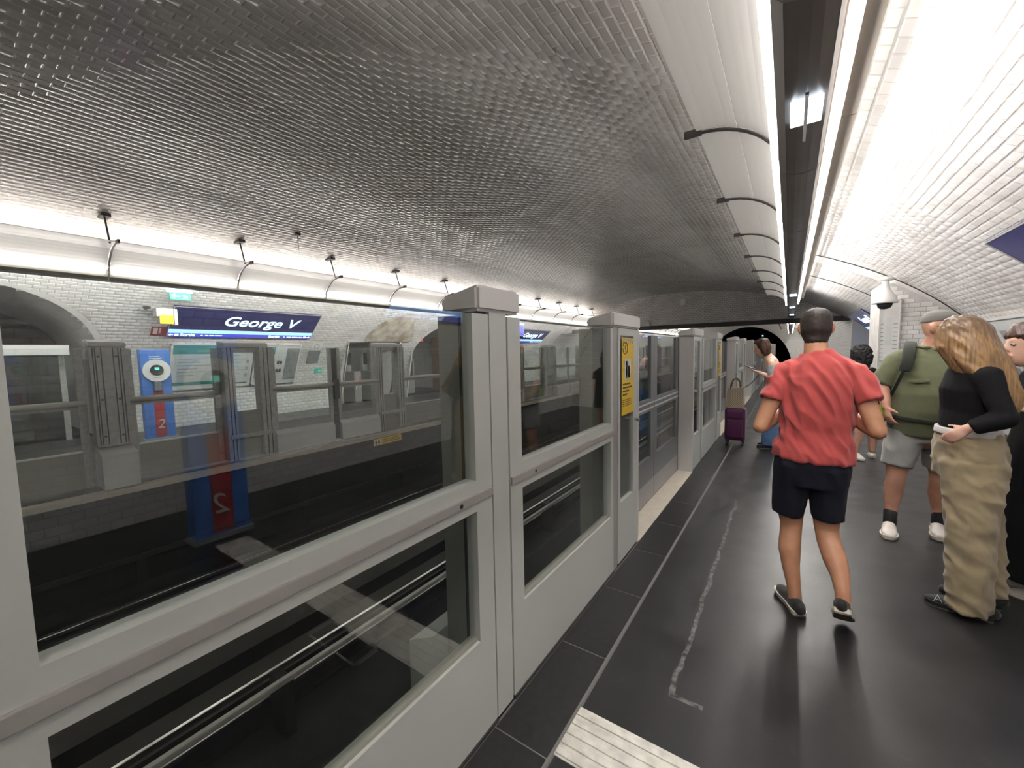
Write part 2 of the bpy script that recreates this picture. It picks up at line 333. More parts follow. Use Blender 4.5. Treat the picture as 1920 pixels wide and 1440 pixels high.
def shell(name, s0, s1, label, n_parts, cull=None):
    # backing wall with holes (grout), then a bevelled tile on every cell
    c0, c1 = int(round(s0/CHR)), int(round(s1/CHR))
    v, q = [], []; cells = {}
    ys = np.arange(YA, YB+0.001, TL/2)
    def vert(i, j):
        k = (i, j)
        if k not in cells:
            x, z = prof(i*CHR); cells[k] = len(v); v.append((x, ys[j], z))
        return cells[k]
    has_hole = name == 'wall_left'
    if not has_hole: ys = np.array([YA, 4, 9.75, 10.45, 15, YB])
    for i in range(c0, c1):
        x, z = prof((i+0.5)*CHR)
        for j in range(len(ys)-1):
            if has_hole and hole(x, (ys[j]+ys[j+1])/2, z): continue
            q.append((vert(i, j), vert(i, j+1), vert(i+1, j+1), vert(i+1, j)))
    darker = name == 'ceiling'; tmat = MT['darktile' if darker else 'tile']
    me = fast_mesh(name, np.array(v), q, MT['palegrout' if darker else 'grout'])
    root = bpy.data.objects.new(name, me); COL.objects.link(root); struct(root); root['label'] = label; ORG[root.name] = np.zeros(3)
    me.flip_normals()
    # tiles
    Ms = []
    for i in range(c0, c1):
        s = (i+0.5)*CHR; x, z = prof(s); t, n = frame(s)
        off = (i % 2)*TL/2
        for y in np.arange(YA+TL/2-off, YB-TL/2+0.01, TL):
            if hole(x, y-TL/2, z) or hole(x, y+TL/2, z) or bare(x, y, z): continue
            if cull and cull(x, y, z): continue
            a, b = rng.normal(0, 0.010, 2)
            nn = n+a*t+np.array([0, b, 0]); nn /= np.linalg.norm(nn)
            ey = np.array([0, 1.0, 0])-nn*nn[1]; ey /= np.linalg.norm(ey); et = np.cross(nn, ey)
            Ms.append(np.column_stack([ey, et, nn, np.array([x, y, z])+n*rng.uniform(-0.0007, 0.0007)]))
    Ms = np.array(Ms)
    W = np.einsum('nij,kj->nki', Ms[:, :, :3], tile_loc)+Ms[:, None, :, 3]
    # the pieces that show largest become parts of their own
    px, py, dz = project(W[:, 4:8].reshape(-1, 3)); px = px.reshape(-1, 4); py = py.reshape(-1, 4); dz = dz.reshape(-1, 4)
    area = 0.5*np.abs((px[:,0]-px[:,2])*(py[:,1]-py[:,3])-(px[:,1]-px[:,3])*(py[:,0]-py[:,2]))
    vis = (dz.min(1) > 0.2) & (px.mean(1) > 0) & (px.mean(1) < 1920) & (py.mean(1) > 0) & (py.mean(1) < 1440)
    area[~vis] = 0
    big = np.argsort(-area)[:n_parts]; big = big[area[big] > 0]
    for k in big:
        o = bpy.data.objects.new('tile', darker_tile if darker else one_tile); COL.objects.link(o); o.parent = root
        mm = np.eye(4); mm[:3, :] = Ms[k]; o.matrix_local = Matrix(mm.tolist())
    keep = np.ones(len(W), bool); keep[big] = False; W = W[keep]
    quads = (np.array(tile_faces)[None]+8*np.arange(len(W))[:, None, None]).reshape(-1, 4)
    ti = bpy.data.objects.new('tiles', fast_mesh('tiles', W.reshape(-1, 3), quads, tmat)); COL.objects.link(ti); ti.parent = root; ti['kind'] = 'stuff'
    return root
wall_right = shell('wall_right', 0.0, S_R, 'white glazed brick tiles curving up behind the platform', 300)
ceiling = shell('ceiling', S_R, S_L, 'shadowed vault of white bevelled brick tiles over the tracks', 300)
wall_left = shell('wall_left', S_L, S_TOT, 'white tiled wall across the tracks with arched passages', 200)

def plain_shell(name, y0, y1, mat):
    mb = MB(); ss = np.linspace(0, S_TOT, 61)
    for i in range(60):
        x0, z0 = prof(ss[i]); x1, z1 = prof(ss[i+1]); mb.add([(x0,y0,z0),(x0,y1,z0),(x1,y1,z1),(x1,y0,z1)], [(3,2,1,0)])
    return struct(mb.build(name, mat))
plain_shell('wall_back_vault', -9.0, YA, 'bricky'); plain_shell('ceiling_beyond', YB, YEND, 'bricky')
struct(B(CX-EA-.2, CX+EA+.2, -9.2, -9.0, -1.4, 4.3).build('wall_back', 'brickx'))

# plaster band and thin cable on the right wall
def arc_strip(name, s0, s1, y0, y1, off, mat, parent, n=40):
    mb = MB(); ss = np.linspace(s0, s1, n)
    P = []
    for s in ss:
        x, z = prof(s); t, nn = frame(max(0.02, min(S_TOT-0.02, s))); P.append((np.array([x, 0, z]), nn))
    for i in range(n-1):
        (a, na), (b, nb) = P[i], P[i+1]
        def pt(p, nn, o, y): q = p+nn*o; return (q[0], y, q[2])
        mb.add([pt(a,na,0,y0),pt(a,na,0,y1),pt(b,nb,0,y1),pt(b,nb,0,y0),pt(a,na,off,y0),pt(a,na,off,y1),pt(b,nb,off,y1),pt(b,nb,off,y0)],
               [(4,7,6,5),(0,4,5,1),(1,5,6,2),(2,6,7,3),(3,7,4,0)])
    return fix_normals(mb.build(name, mat, parent))
struct(arc_strip('trim_1', 0.0, S_R, 9.75, 10.45, 0.009, 'plaster', None))
def arc_cable(y, s0, s1, r, n=30, off=0.015):
    pts = []
    for s in np.linspace(s0, s1, n):
        x, z = prof(s); t, nn = frame(s); p = np.array([x, y, z])+nn*off; pts.append(p)
    return MB().tube(pts, r, 6)
tag(arc_cable(9.72, 1.2, S_R, 0.009).build('cable', 'rib'), 'thin dark cable arching over tiles beside the dome camera', 'cable')
tag(arc_cable(12.4, 1.2, S_R, 0.009).build('cable', 'rib'), 'thin dark cable arching over tiles beyond the brick pier', 'cable')

# archivolts and passages on the far side
def arch_pts(yc, hw=1.6, zs=1.6, b=1.1, n=28):
    return [(yc+hw, 0.0)]+[(yc+hw*math.cos(t), zs+b*math.sin(t)) for t in np.linspace(0, math.pi, n)]+[(yc-hw, 0.0)]
def wx(z): # x of the left wall at height z
    return CX-EA*math.sqrt(max(0, 1-(max(0, z-Z0)/EB)**2))
def passage(name, outline, depth, mat, inner):
    mb = MB(); n = len(outline)
    a = [(wx(z)+0.012, y, z) for y, z in outline]; xb = CX-EA-depth
    c = [(xb, y, z) for y, z in outline]
    mb.add(a+c, [(i, i+1, n+i+1, n+i) for i in range(n-1)])
    mb.add(c, [tuple(range(n))])
    o = fix_normals(mb.build(name, mat)); struct(o)
    # rim of the opening
    rim = MB(); yc = sum(p[0] for p in outline)/n
    for i in range(n-1):
        q = []
        for (y, z) in (outline[i], outline[i+1]):
            k = 1.045; y2 = yc+(y-yc)*k; z2 = z+(0.05 if z > 1.0 else 0)
            q += [(wx(z)+0.016, y, z), (wx(z2)+0.016, y2, z2), (wx(z)-0.08, y, z)]
        rim.add(q, [(0,1,4,3),(0,3,5,2)])
    struct(fix_normals(rim.build(inner, 'plaster')))
passage('wall_passage_1', arch_pts(ARCH1), 4.5, 'plaster', 'trim_2')
passage('wall_passage_3', arch_pts(ARCH3), 4.5, 'plaster', 'trim_3')
passage('wall_passage_2', [(D2[1], 0), (D2[1], D2[2]), (D2[0], D2[2]), (D2[0], 0)], 3.5, 'plaster', 'trim_4')
# stained plaster patch above the second passage
pt = MB()
ring = []
for t in np.linspace(0, math.pi, 26):
    y = 8.5+0.86*math.cos(t)*(1+0.05*math.sin(7*t)); z = 1.92+0.78*math.sin(t)*(1+0.07*math.sin(5*t+1)); ring.append((y, z))
pt.add([(wx(z)+0.05-0.03*(z-1.9), y, z) for y, z in ring]+[(wx(2.15)+0.07, 8.5, 2.15)], [(i, i+1, len(ring)) for i in range(len(ring)-1)]+[(len(ring)-1, 0, len(ring))])
pt.add([(wx(z)-0.02, y, z) for y, z in ring]+[(wx(z)+0.05-0.03*(z-1.9), y, z) for y, z in ring], [(i, i+1, 26+i+1, 26+i) for i in range(25)])
struct(fix_normals(pt.build('trim_5', 'stain')))
# first passage: white beam, dark doors and steps
xw = CX-EA
struct(B(xw-0.1, xw+0.32, ARCH1-1.6, ARCH1+1.25, 1.62, 1.80, 0.01).build('trim_6', 'white'))
struct(B(xw-3.0, xw-2.9, ARCH1-1.6, ARCH1+1.6, 0, 2.7).build('wall_passage_end', 'conc'))
for k in range(5):
    tag(B(xw-0.9-0.3*k-0.3, xw-0.9-0.3*k, ARCH1-1.5, ARCH1+0.85, 0, 0.17*(k+1)).build('step', 'conc'), 'dark stair step in the arched passage beside the blue terminal, %s from the floor' % ('first', 'second', 'third', 'fourth', 'fifth')[k], 'step', 'steps in the arched passage')
fr = thing('glass_door', 'dark framed glass door inside the arch beside the blue terminal', 'door', (xw-0.3, ARCH1+0.3, 0))
for y in (ARCH1-0.75, ARCH1+0.28, ARCH1+1.22): B(xw-0.33, xw-0.27, y-0.04, y+0.04, 0, 1.62).build('door_frame', 'alu', fr)
B(xw-0.305, xw-0.295, ARCH1-0.71, ARCH1+0.24, 0.05, 1.6).build('pane', 'glass', fr); B(xw-0.305, xw-0.295, ARCH1+0.32, ARCH1+1.18, 0.05, 1.6).build('pane', 'glass', fr)

# ------------------------------------------------------------------ floors, platform edges, track bed
GX, GF = -0.945, -6.62          # gate planes (platform face of the near gates, track face of the far gates)
fl = MB(); fl.box(-0.70, CX+EA+0.3, -9.2, YEND, -1.3, 0.0); fl.box(-1.22, -0.70, -9.2, YEND, -1.3, -0.006)
floor = struct(fl.build('floor', 'floor')); floor['label'] = 'dark speckled resin platform floor with scuffs and reflections'
y = 1.203-0.585*4
tile_me = None
k = 0
while y < 24:
    o = B(-0.936, -0.702, y+0.003, y+0.582, -0.01, 0.0005+0.0006*(k % 2)).build('floor_tile', 'floortile', floor); y += 0.585; k += 1
struct(B(-0.945, -0.69, -9.2, YEND, -0.012, 0.0002).build('trim_7', 'joint'))
struct(B(CX-EA-0.3, -6.47, -9.2, YEND, -1.3, 0.0).build('floor_far', 'floor'))
struct(B(-6.52, -6.40, -9.2, YEND, -0.07, 0.006, 0.01).build('trim_8', 'sill'))
struct(B(-6.6, -1.1, -9.2, YEND, -1.45, -1.25).build('floor_trackbed', 'track'))
# ribbed tactile strip
ts = thing('tactile_strip', 'ivory ribbed tactile guide strip laid across the black floor', 'tactile strip', (0.55, 1.353, 0))
B(-0.688, 1.8, 1.232, 1.474, -0.004, 0.003).build('base', 'tactile', ts)
for k in range(5): B(-0.686, 1.8, 1.240+0.0475*k, 1.268+0.0475*k, 0.002, 0.0085, 0.003).build('rib', 'tactile', ts)
hx = thing('floor_hatch', 'metal framed floor hatch beside the tactile strip', 'hatch', (0.1, 1.3, 0))
# tracks: two pairs of runways, rails and guide bars
for c, nm in ((-2.52, 'by the near gates'), (-5.0, 'by the far platform')):
    lab = 'along the track '+nm
    for sx in (-1, 1):
        t = thing('running_rail', ('inner' if (sx < 0) == (c > -4) else 'outer')+' steel running rail '+lab, 'rail', (c+sx*0.72, 20, -1.25))
        B(c+sx*0.72-0.06, c+sx*0.72+0.06, -9, YEND, -1.25, -1.235).build('foot', 'rust', t); B(c+sx*0.72-0.012, c+sx*0.72+0.012, -9, YEND, -1.235, -1.11).build('web', 'rust', t)
        B(c+sx*0.72-0.035, c+sx*0.72+0.035, -9, YEND, -1.115, -1.075, 0.008).build('head', 'steel', t)
        t = thing('roll_way', ('inner' if (sx < 0) == (c > -4) else 'outer')+' flat rubber-tyre runway '+lab, 'runway', (c+sx*0.98, 20, -1.25))
        B(c+sx*0.98-0.15, c+sx*0.98+0.15, -9, YEND, -1.25, -1.06).build('beam', 'rust', t)
t = thing('guide_bar', 'pale raised guide bar with bright top edge between the two tracks', 'guide bar', (-3.0, 20, -1.25))
B(-3.105, -3.075, -9, YEND, -0.83, -0.79, 0.004).build('steel_edge', 'steel', t)
B(-2.955, -2.912, -9, YEND, -0.835, -0.79, 0.012).build('pale_bar', 'guide', t)
for k in range(24): B(-3.12, -2.92, -0.7+2.0*k, -0.62+2.0*k, -1.25, -0.83).build('bracket', 'rust', t)
t = thing('guide_bar', 'dark guide bar beside the far platform wall', 'guide bar', (-6.3, 20, -1.25))
B(-6.35, -6.29, -9, YEND, -0.86, -0.80, 0.006).build('pale_bar', 'rust', t)
for k in range(24): B(-6.36, -6.28, -0.7+2.0*k, -0.62+2.0*k, -1.25, -0.86).build('bracket', 'rust', t)

# ------------------------------------------------------------------ end of the hall
lw = MB()
xs = np.linspace(CX-EA, CX+EA, 60); zb = 2.44
top = [(x, 19.42, vz(x)+0.05) for x in xs if vz(x) > zb]; 
poly = [(top[0][0], 19.42, zb)]+top+[(top[-1][0], 19.42, zb)]
lw.prism(poly, (0, 0.35, 0)); lintel = struct(fix_normals(lw.build('wall_lintel', 'lintel')))
bm_ = thing('lintel_beam', 'dark steel beam spanning the hall below the tiled lintel', 'beam', (-3.5, 19.3, 2.4))
B(CX-5.2, CX+5.9, 19.2, 19.44, 2.42, 2.60, 0.01).build('beam', 'steelbeam', bm_)
for x in (-7.2, -5.6, -4.2, -2.6, -1.0): 
    ring = [(x+0.22*math.cos(t), 19.38, 2.6+0.30*math.sin(t)) for t in np.linspace(0, math.pi, 9)]
    MB().prism(ring, (0, -0.05, 0)).build('gusset', 'lintel', bm_)
tag(B(-4.05, -3.85, 19.36, 19.42, 3.45, 3.72, 0.01).build('wall_box', 'white'), 'small white box fixed on the tiled lintel', 'box')
# portal wall with the dark tunnel mouth
PY = 46.0
def portal():
    mb = MB(); cxp, hw, zt = -3.36, 3.57, 3.53
    n = 40; arc = [(cxp+hw*math.cos(t), PY, -0.4+(zt+0.4)*math.sin(t)) for t in np.linspace(0, math.pi, n)]
    out = [(CX+EA*1.02*math.cos(t), PY, Z0-0.3+(EB+0.6)*math.sin(t)) for t in np.linspace(0, math.pi, n)]
    mb.add(arc+out, [(i, i+1, n+i+1, n+i) for i in range(n-1)])
    struct(mb.build('wall_portal', 'plaster'))
    mb = MB(); mb.add(arc+[(p[0], PY+14, p[2]) for p in arc], [(i, i+1, n+i+1, n+i) for i in range(n-1)]); mb.add([(p[0], PY+14, p[2]) for p in arc], [tuple(range(n))])
    struct(mb.build('wall_tunnel', 'void'))
portal()
struct(B(CX-EA-1, CX+EA+1, YEND+9, YEND+9.2, -1.5, 5).build('wall_end', 'void'))
sg = thing('tunnel_signal', 'small green signal lamp in the dark tunnel mouth', 'signal', (-2.2, PY+1, 2.35)); 
B(-2.28, -2.12, PY+0.95, PY+1.1, 2.35, 2.9).build('housing', 'black', sg); MB().lathe([(0.0,-.06),(0.06,-.04),(0.07,0),(0.06,.04),(0,.06)], (-2.2, PY+0.93, 2.65), 12).build('lamp', 'greenled', sg)

# right-hand pier with brick tiles and notice board, and the pale panel wall further on
pier = struct(B(1.36, CX+EA+.2, 10.12, 11.2, 0, 2.62).build('wall_pier', 'grout')); pier['label'] = 'white brick tiled pier facing down the platform'
pk = 0
for r in range(32):
    for c in range(11):
        x = 1.365+c*TL-(r % 2)*TL/2; z = 0.005+r*CH
        xa, xb2 = max(x, 1.37), min(x+TL-GAP, CX+EA)
        if xb2-xa < 0.03 or z > vz((xa+xb2)/2)-0.12: continue
        MB().add([(xa,10.12,z),(xb2,10.12,z),(xb2,10.12,z+CH-GAP),(xa,10.12,z+CH-GAP),(xa+.006,10.113,z+.006),(xb2-.006,10.113,z+.006),(xb2-.006,10.113,z+CH-GAP-.006),(xa+.006,10.113,z+CH-GAP-.006)],
                 [(4,5,6,7),(0,1,5,4),(1,2,6,5),(2,3,7,6),(3,0,4,7)]).build('brick', 'tile', pier)
pw = struct(B(1.78, CX+EA+.2, 18.5, 18.6, 0, 2.5).build('wall_panel', 'panelgrey'))
for a, b in ((1.785, 2.13), (2.14, 2.9)): B(a, b, 18.475, 18.5, 0.02, 2.44).build('panel', 'panelgrey', pw)
# ================================================================== luminaires
LP, LY0 = 1.66, 1.745
def refl_pts(n=12): return [(-0.62+0.545*math.sin(t), 2.71+0.40*math.cos(t)) for t in np.linspace(0, math.pi/2, n)]
def luminaire(y0, side, label, group, full=True, bare=False):
    f = (lambda x: x) if side > 0 else (lambda x: 2*CX-x)
    y1 = y0+LP-0.012
    t = thing('ceiling_light', label, 'light fixture', (f(0.03), (y0+y1)/2, 2.62), group)
    def bx(nm, x0, x1, z0, z1, mat, bev=0.0, ya=y0, yb=y1):
        a, b = sorted((f(x0), f(x1))); return B(a, b, ya, yb, z0, z1, bev).build(nm, mat, t)
    # trough: U-shaped channel with a slightly dished underside
    U = [(-0.05, 2.662), (0.0, 2.648), (0.034, 2.645), (0.07, 2.648), (0.115, 2.662), (0.115, 2.69), (-0.05, 2.69)]
    fix_normals(MB().prism([(f(x), y0, z) for x, z in U], (0, y1-y0, 0)).build('trough', 'trough', t))
    for xa, xb, sgn in ((-0.088, -0.05, -1), (0.115, 0.135, 1)):
        q = [(xa if sgn < 0 else xb, 2.70), (xb if sgn < 0 else xa, 2.66), (xb if sgn < 0 else xa, 2.80), (xa if sgn < 0 else xb, 2.80)]
        fix_normals(MB().prism([(f(x), y0, z) for x, z in q], (0, y1-y0, 0)).build('trough_side', 'troughside', t))
    if bare: return t
    # tubes, with an added upward one that brightens the ceiling
    MB().tube([(f(-0.115), y0+0.03, 2.765), (f(-0.115), y1-0.03, 2.765)], 0.019, 10).build('tube', 'tubesoft', t, True)
    if full:
        MB().tube([(f(0.175), y0+0.005, 2.80), (f(0.175), y1-0.005, 2.80)], 0.017, 10).build('tube', 'tube', t, True)
        bx('added_batten', 0.158, 0.21, 2.826, 2.85, 'trough'); bx('back_tray', 0.16, 0.305, 2.935, 2.95, 'troughside'); bx('added_baffle', 0.112, 0.118, 2.80, 2.89, 'troughside'); MB().tube([(f(0.03), y0+0.03, 2.93), (f(0.03), y1-0.03, 2.93)], 0.016, 10).build('added_uplight_tube', 'addedtubeup', t, True); bx('added_uplight_holder', 0.02, 0.04, 2.69, 2.92, 'trough', 0, y0+0.05, y0+0.08); bx('added_uplight_holder', 0.02, 0.04, 2.69, 2.92, 'trough', 0, y1-0.08, y1-0.05)  # batten, baffle and unseen uplight with holders are added to steer the light
    # curved white reflector made of long sheets, with a dark rib at its end
    P = refl_pts(13)
    for a, b in ((0, 4), (4, 8), (8, 12)):
        mb = MB(); seg = P[a:b+1]
        for j in range(len(seg)-1):
            (xa, za), (xb, zb) = seg[j], seg[j+1]; g = 0.003 if j == 0 else 0
            mb.add([(f(xa+g), y0+0.015, za), (f(xb), y0+0.015, zb), (f(xb), y1-0.005, zb), (f(xa+g), y1-0.005, za),
                    (f(xa+g), y0+0.015, za+0.006), (f(xb), y0+0.015, zb+0.006), (f(xb), y1-0.005, zb+0.006), (f(xa+g), y1-0.005, za+0.006)],
                   [(0,1,2,3),(7,6,5,4),(0,4,5,1),(1,5,6,2),(2,6,7,3),(3,7,4,0)])
        fix_normals(mb.build('reflector_sheet', 'reflector', t, False))
    rb = MB(); rb.tube([(f(x), y0, z-0.012) for x, z in P], 0.012, 6)
    rb.box(*sorted((f(-0.70), f(-0.58))), y0-0.012, y0+0.012, 3.08, 3.13)
    rb.build('rib', 'rib', t)
    if side < 0:   # bracket up to the vault
        MB().tube([(f(-0.55), y0-0.06, 3.09), (f(-0.40), y0-0.06, vz(f(-0.40))-0.01)], 0.012, 6).build('bracket', 'rib', t)
        B(*sorted((f(-0.5), f(-0.3))), y0-0.11, y0-0.01, vz(f(-0.4))-0.05, vz(f(-0.4))-0.005).build('bracket', 'rib', t)
    return t
ORD = ['first', 'second', 'third', 'fourth', 'fifth', 'sixth', 'seventh', 'eighth', 'ninth', 'tenth', 'eleventh', 'twelfth', 'thirteenth', 'fourteenth', 'fifteenth', 'sixteenth']
for k in list(range(-3, 11))+list(range(12, 26)):
    y0 = LY0+LP*k
    if k < 11: t = luminaire(y0, 1, ('reflector trough light' if k < 8 else 'bare trough')+' over the near platform, %s before the tiled lintel' % ORD[10-k], 'trough lights above the near platform', bare=k > 7)
    else: t = luminaire(y0, 1, 'small distant trough light over the near platform, %s beyond the tiled lintel' % ORD[k-12], 'distant lights above the near platform')
    if k in (0, 5, 7, 9, 13):     # downlight set into the trough
        yl = y0+0.78 if k == 0 else y0+1.0
        B(-0.028, 0.10, yl-0.12, yl+0.12, 2.628, 2.648, 0.006).build('downlight', 'led', t)
        B(0.028, 0.042, yl-0.20, yl+0.30, 2.618, 2.630).build('bar', 'chrome', t)
    if k < 11: luminaire(y0-0.08, -1, 'reflector trough light over the far platform, %s before the tiled lintel' % ORD[10-k], 'trough lights above the far platform')
    else: luminaire(y0-0.08, -1, 'small distant trough light over the far platform, %s beyond the tiled lintel' % ORD[k-12], 'distant lights above the far platform')

# ================================================================== near screen doors
ZG0, ZG1, ZR0, ZR1, ZT = 0.402, 0.913, 0.948, 0.982, 1.645
def bbox(fx, u0, u1, v0, v1, z0, z1, bev=0.0):   # v: towards the platform
    a, b = sorted((fx(v0), fx(v1))); return B(a, b, u0, u1, z0, z1, bev)
def gate_panel(y0, y1, fx, label, group=None, lock=True, sl=0.095, sr=0.095):
    t = thing('screen_gate', label, 'gate panel', (fx(-0.025), (y0+y1)/2, 0), group)
    mb = MB()
    bbox(fx, y0, y0+sl, -0.05, 0, 0.015, ZT).build('stile', 'gate', t); bbox(fx, y1-sr, y1, -0.05, 0, 0.015, ZT).build('stile', 'gate', t)
    bbox(fx, y0+sl, y1-sr, -0.05, 0, 0.015, ZG0).build('kick_plate', 'gate', t)
    bbox(fx, y0+sl, y1-sr, -0.05, 0, ZG1, 1.03).build('mid_rail', 'gate', t)
    bbox(fx, y0+0.002, y1-0.002, -0.01, 0.008, ZR0, ZR1, 0.003).build('trim_band', 'band', t)
    # thin bevelled beads round the lower glass
    bd = MB()
    bd.v += bbox(fx, y0+sl, y1-sr, -0.045, -0.012, ZG0, ZG0+0.012).v; bd.f += B(0,1,0,1,0,1).f
    bd.build('glass_bead', 'gatein', t)
    bbox(fx, y0+sl-0.01, y1-sr+0.01, -0.03, -0.022, ZG0-0.01, ZG1+0.01).build('lower_pane', 'glass', t)
    bbox(fx, y0+sl-0.01, y1-sr+0.01, -0.03, -0.022, 1.02, ZT+0.006).build('upper_pane', 'glass', t)
    bbox(fx, y0, y1, -0.05, 0.006, 0.0, 0.014).build('bottom_seal', 'seam', t)
    if lock: 
        yl = y1-0.19 if lock == 1 else y0+0.19
        lk = MB().tube([(fx(0.006), yl, 0.965), (fx(0.011), yl, 0.965)], 0.009, 12).build('lock', 'chrome', t)
        MB().tube([(fx(0.0105), yl, 0.965), (fx(0.0125), yl, 0.965)], 0.004, 8).build('keyhole', 'black', lk)
    return t
def gate_cap(y0, y1, fx, t, v0=-0.20, v1=0.01, bev=0.012):
    z0, zf, zb = 1.655, 1.752, 1.715
    bm = bmesh.new(); a, b = fx(v0), fx(v1)
    vs = [bm.verts.new(p) for p in [(a,y0,z0),(b,y0,z0),(b,y1,z0),(a,y1,z0),(a,y0,zb),(b,y0,zf),(b,y1,zf),(a,y1,zb)]]
    for q in [(3,2,1,0),(4,5,6,7),(0,1,5,4),(1,2,6,5),(2,3,7,6),(3,0,4,7)]: bm.faces.new([vs[i] for i in q])
    bmesh.ops.recalc_face_normals(bm, faces=bm.faces); bmesh.ops.bevel(bm, geom=list(bm.edges), offset=bev, segments=2, affect='EDGES')
    return MB().bm(bm).build('cap', 'cap', t)
def slope_box(fx, y0, y1, v0, v1, z0, z1, z1b):
    a, b = fx(v0), fx(v1)
    return fix_normals_mb([(a,y0,z0),(b,y0,z0),(b,y1,z0),(a,y1,z0),(a,y0,z1b),(b,y0,z1),(b,y1,z1),(a,y1,z1b)])
def fix_normals_mb(v): return MB().add(v, [(3,2,1,0),(4,5,6,7),(0,1,5,4),(1,2,6,5),(2,3,7,6),(3,0,4,7)])
nx = lambda v: GX+v
def narrow_post(y0, y1, label):
    t = thing('gate_post', label, 'gate post', (GX-0.1, (y0+y1)/2, 0))
    bbox(nx, y0+0.006, y1-0.006, -0.05, 0.0, 0.012, 1.655).build('face_plate', 'gate', t)
    bbox(nx, y0, y1, -0.055, -0.012, 0.0, 1.655).build('seam', 'band', t)
    bbox(nx, y0-0.03, y1+0.03, -0.235, -0.052, -0.02, 1.65).build('body', 'gatein', t)
    bbox(nx, y0-0.038, y0-0.03, -0.12, -0.112, 0.02, 1.64).build('groove', 'seam', t)
    slope_box(nx, y0-0.12, y1+0.12, -0.38, -0.237, -0.02, 0.34, 0.27).build('foot_box', 'gate', t)
    gate_cap(y0-0.075, y1+0.09, nx, t, -0.175); return t
def warning_poster(fx, y0, y1, z0, z1, v, label, group=None):
    t = thing('warning_poster', label, 'poster', (fx(v), (y0+y1)/2, z0), group)
    bbox(fx, y0, y1, v, v+0.002, z0, z1).build('sheet', 'yellow', t)
    def flat(nm, a, b, c, d, mat): return bbox(fx, y0+a*(y1-y0), y0+b*(y1-y0), v+0.002, v+0.0028, z0+c*(z1-z0), z0+d*(z1-z0)).build(nm, mat, t)
    # hatch band, warning ring, picture, lines of print
    for k in range(5): 
        a = 0.06+0.19*k; ya, yb = y0+a*(y1-y0), y0+(a+0.11)*(y1-y0); zt = z1-0.005
        MB().add([(fx(v+0.0026), ya, zt-0.035), (fx(v+0.0026), ya+0.02, zt-0.035), (fx(v+0.0026), yb+0.02, zt), (fx(v+0.0026), yb, zt)], [(0,1,2,3)]).build('hatch_stripe', 'greyink', t)
    rc = [(fx(v+0.003), y0+(y1-y0)*(0.27+0.2*math.cos(q)), z0+(z1-z0)*(0.87+0.075*math.sin(q))) for q in np.linspace(math.pi, 2.9*math.pi, 20)]
    MB().tube(rc, 0.003, 5).build('warning_ring', 'ink', t)
    flat('exclamation', 0.25, 0.30, 0.85, 0.905, 'ink'); flat('exclamation', 0.25, 0.30, 0.825, 0.838, 'ink')
    pic = flat('picture', 0.22, 0.75, 0.46, 0.73, 'paper'); flat('figure', 0.34, 0.46, 0.48, 0.70, 'greyink'); flat('figure', 0.52, 0.66, 0.48, 0.64, 'darkink')
    for z, a, b in ((0.39, 0.08, 0.72), (0.345, 0.08, 0.86), (0.30, 0.08, 0.6), (0.255, 0.08, 0.45)): flat('print_line', a, b, z, z+0.022, 'ink')
    for z in (0.19, 0.165, 0.14, 0.115): flat('print_line', 0.08, 0.88, z, z+0.009, 'ink')
    return t
def housing(y0, y1, label, group, sign_end=True, poster=None, end_at_low=False):
    # narrow service door beside a doorway, its post and wide cap
    t = thing('door_housing', label, 'door housing', (GX-0.08, (y0+y1)/2, 0), group)
    s0, s1 = (y0, y0+0.085) if not end_at_low else (y1-0.085, y1)
    bbox(nx, s0, s1, -0.05, -0.006, 0.0, 1.655).build('stile', 'band', t)
    p0, p1 = (y0+0.09, y1-0.03) if not end_at_low else (y0+0.03, y1-0.09)
    for a, b in ((p0, p0+0.04), (p1-0.105, p1-0.04 if False else p1)): bbox(nx, a, b if b != p1 else p1, -0.03, 0.0, 0.015, 1.65).build('door_stile', 'gate', t)
    w0, w1 = p0+0.04, p1-0.105
    bbox(nx, w0, w1, -0.03, 0.0, 0.015, 0.44).build('kick_plate', 'gate', t); bbox(nx, w0, w1, -0.03, 0.0, 1.60, 1.65).build('top_rail', 'gate', t)
    bbox(nx, w0-0.005, w1+0.005, -0.02, -0.013, 0.43, 1.605).build('pane', 'glass', t)
    bbox(nx, w0+0.01, w1+0.04, -0.13, -0.11, 0.02, 1.64).build('inner_panel', 'leaf', t)
    ep = (y1-0.03, y1) if not end_at_low else (y0, y0+0.03)
    bbox(nx, ep[0], ep[1], -0.165, 0.002, 0.0, 1.66, 0.004).build('end_post', 'cap', t)
    bbox(nx, ep[0]-(0.006 if not end_at_low else -0.03), ep[0]+(0 if not end_at_low else 0.036), -0.02, -0.004, 0.0, 1.66).build('seam', 'seam', t)
    kn = MB().tube([(nx(0.0), (p1-0.07 if not end_at_low else p0+0.05), 0.985), (nx(0.035), (p1-0.07 if not end_at_low else p0+0.05), 0.985)], [0.012, 0.016], 12).build('knob', 'chrome', t)
    gate_cap(y0-0.03, y1+0.005, nx, t, -0.175)
    bbox(nx, (y0+0.05 if end_at_low else y0-0.02), (y1 if end_at_low else y1-0.05), -0.235, -0.14, -0.02, 1.65).build('body', 'gatein', t)
    if end_at_low:
        tb = bbox(nx, y0+0.0, y0+0.0, 0, 0, 0, 0) if False else None
        MB().tube([(nx(-0.10), y0-0.014, 1.712), (nx(-0.10), y0+0.01, 1.712)], 0.012, 12).build('sensor', 'black', t)
    return t
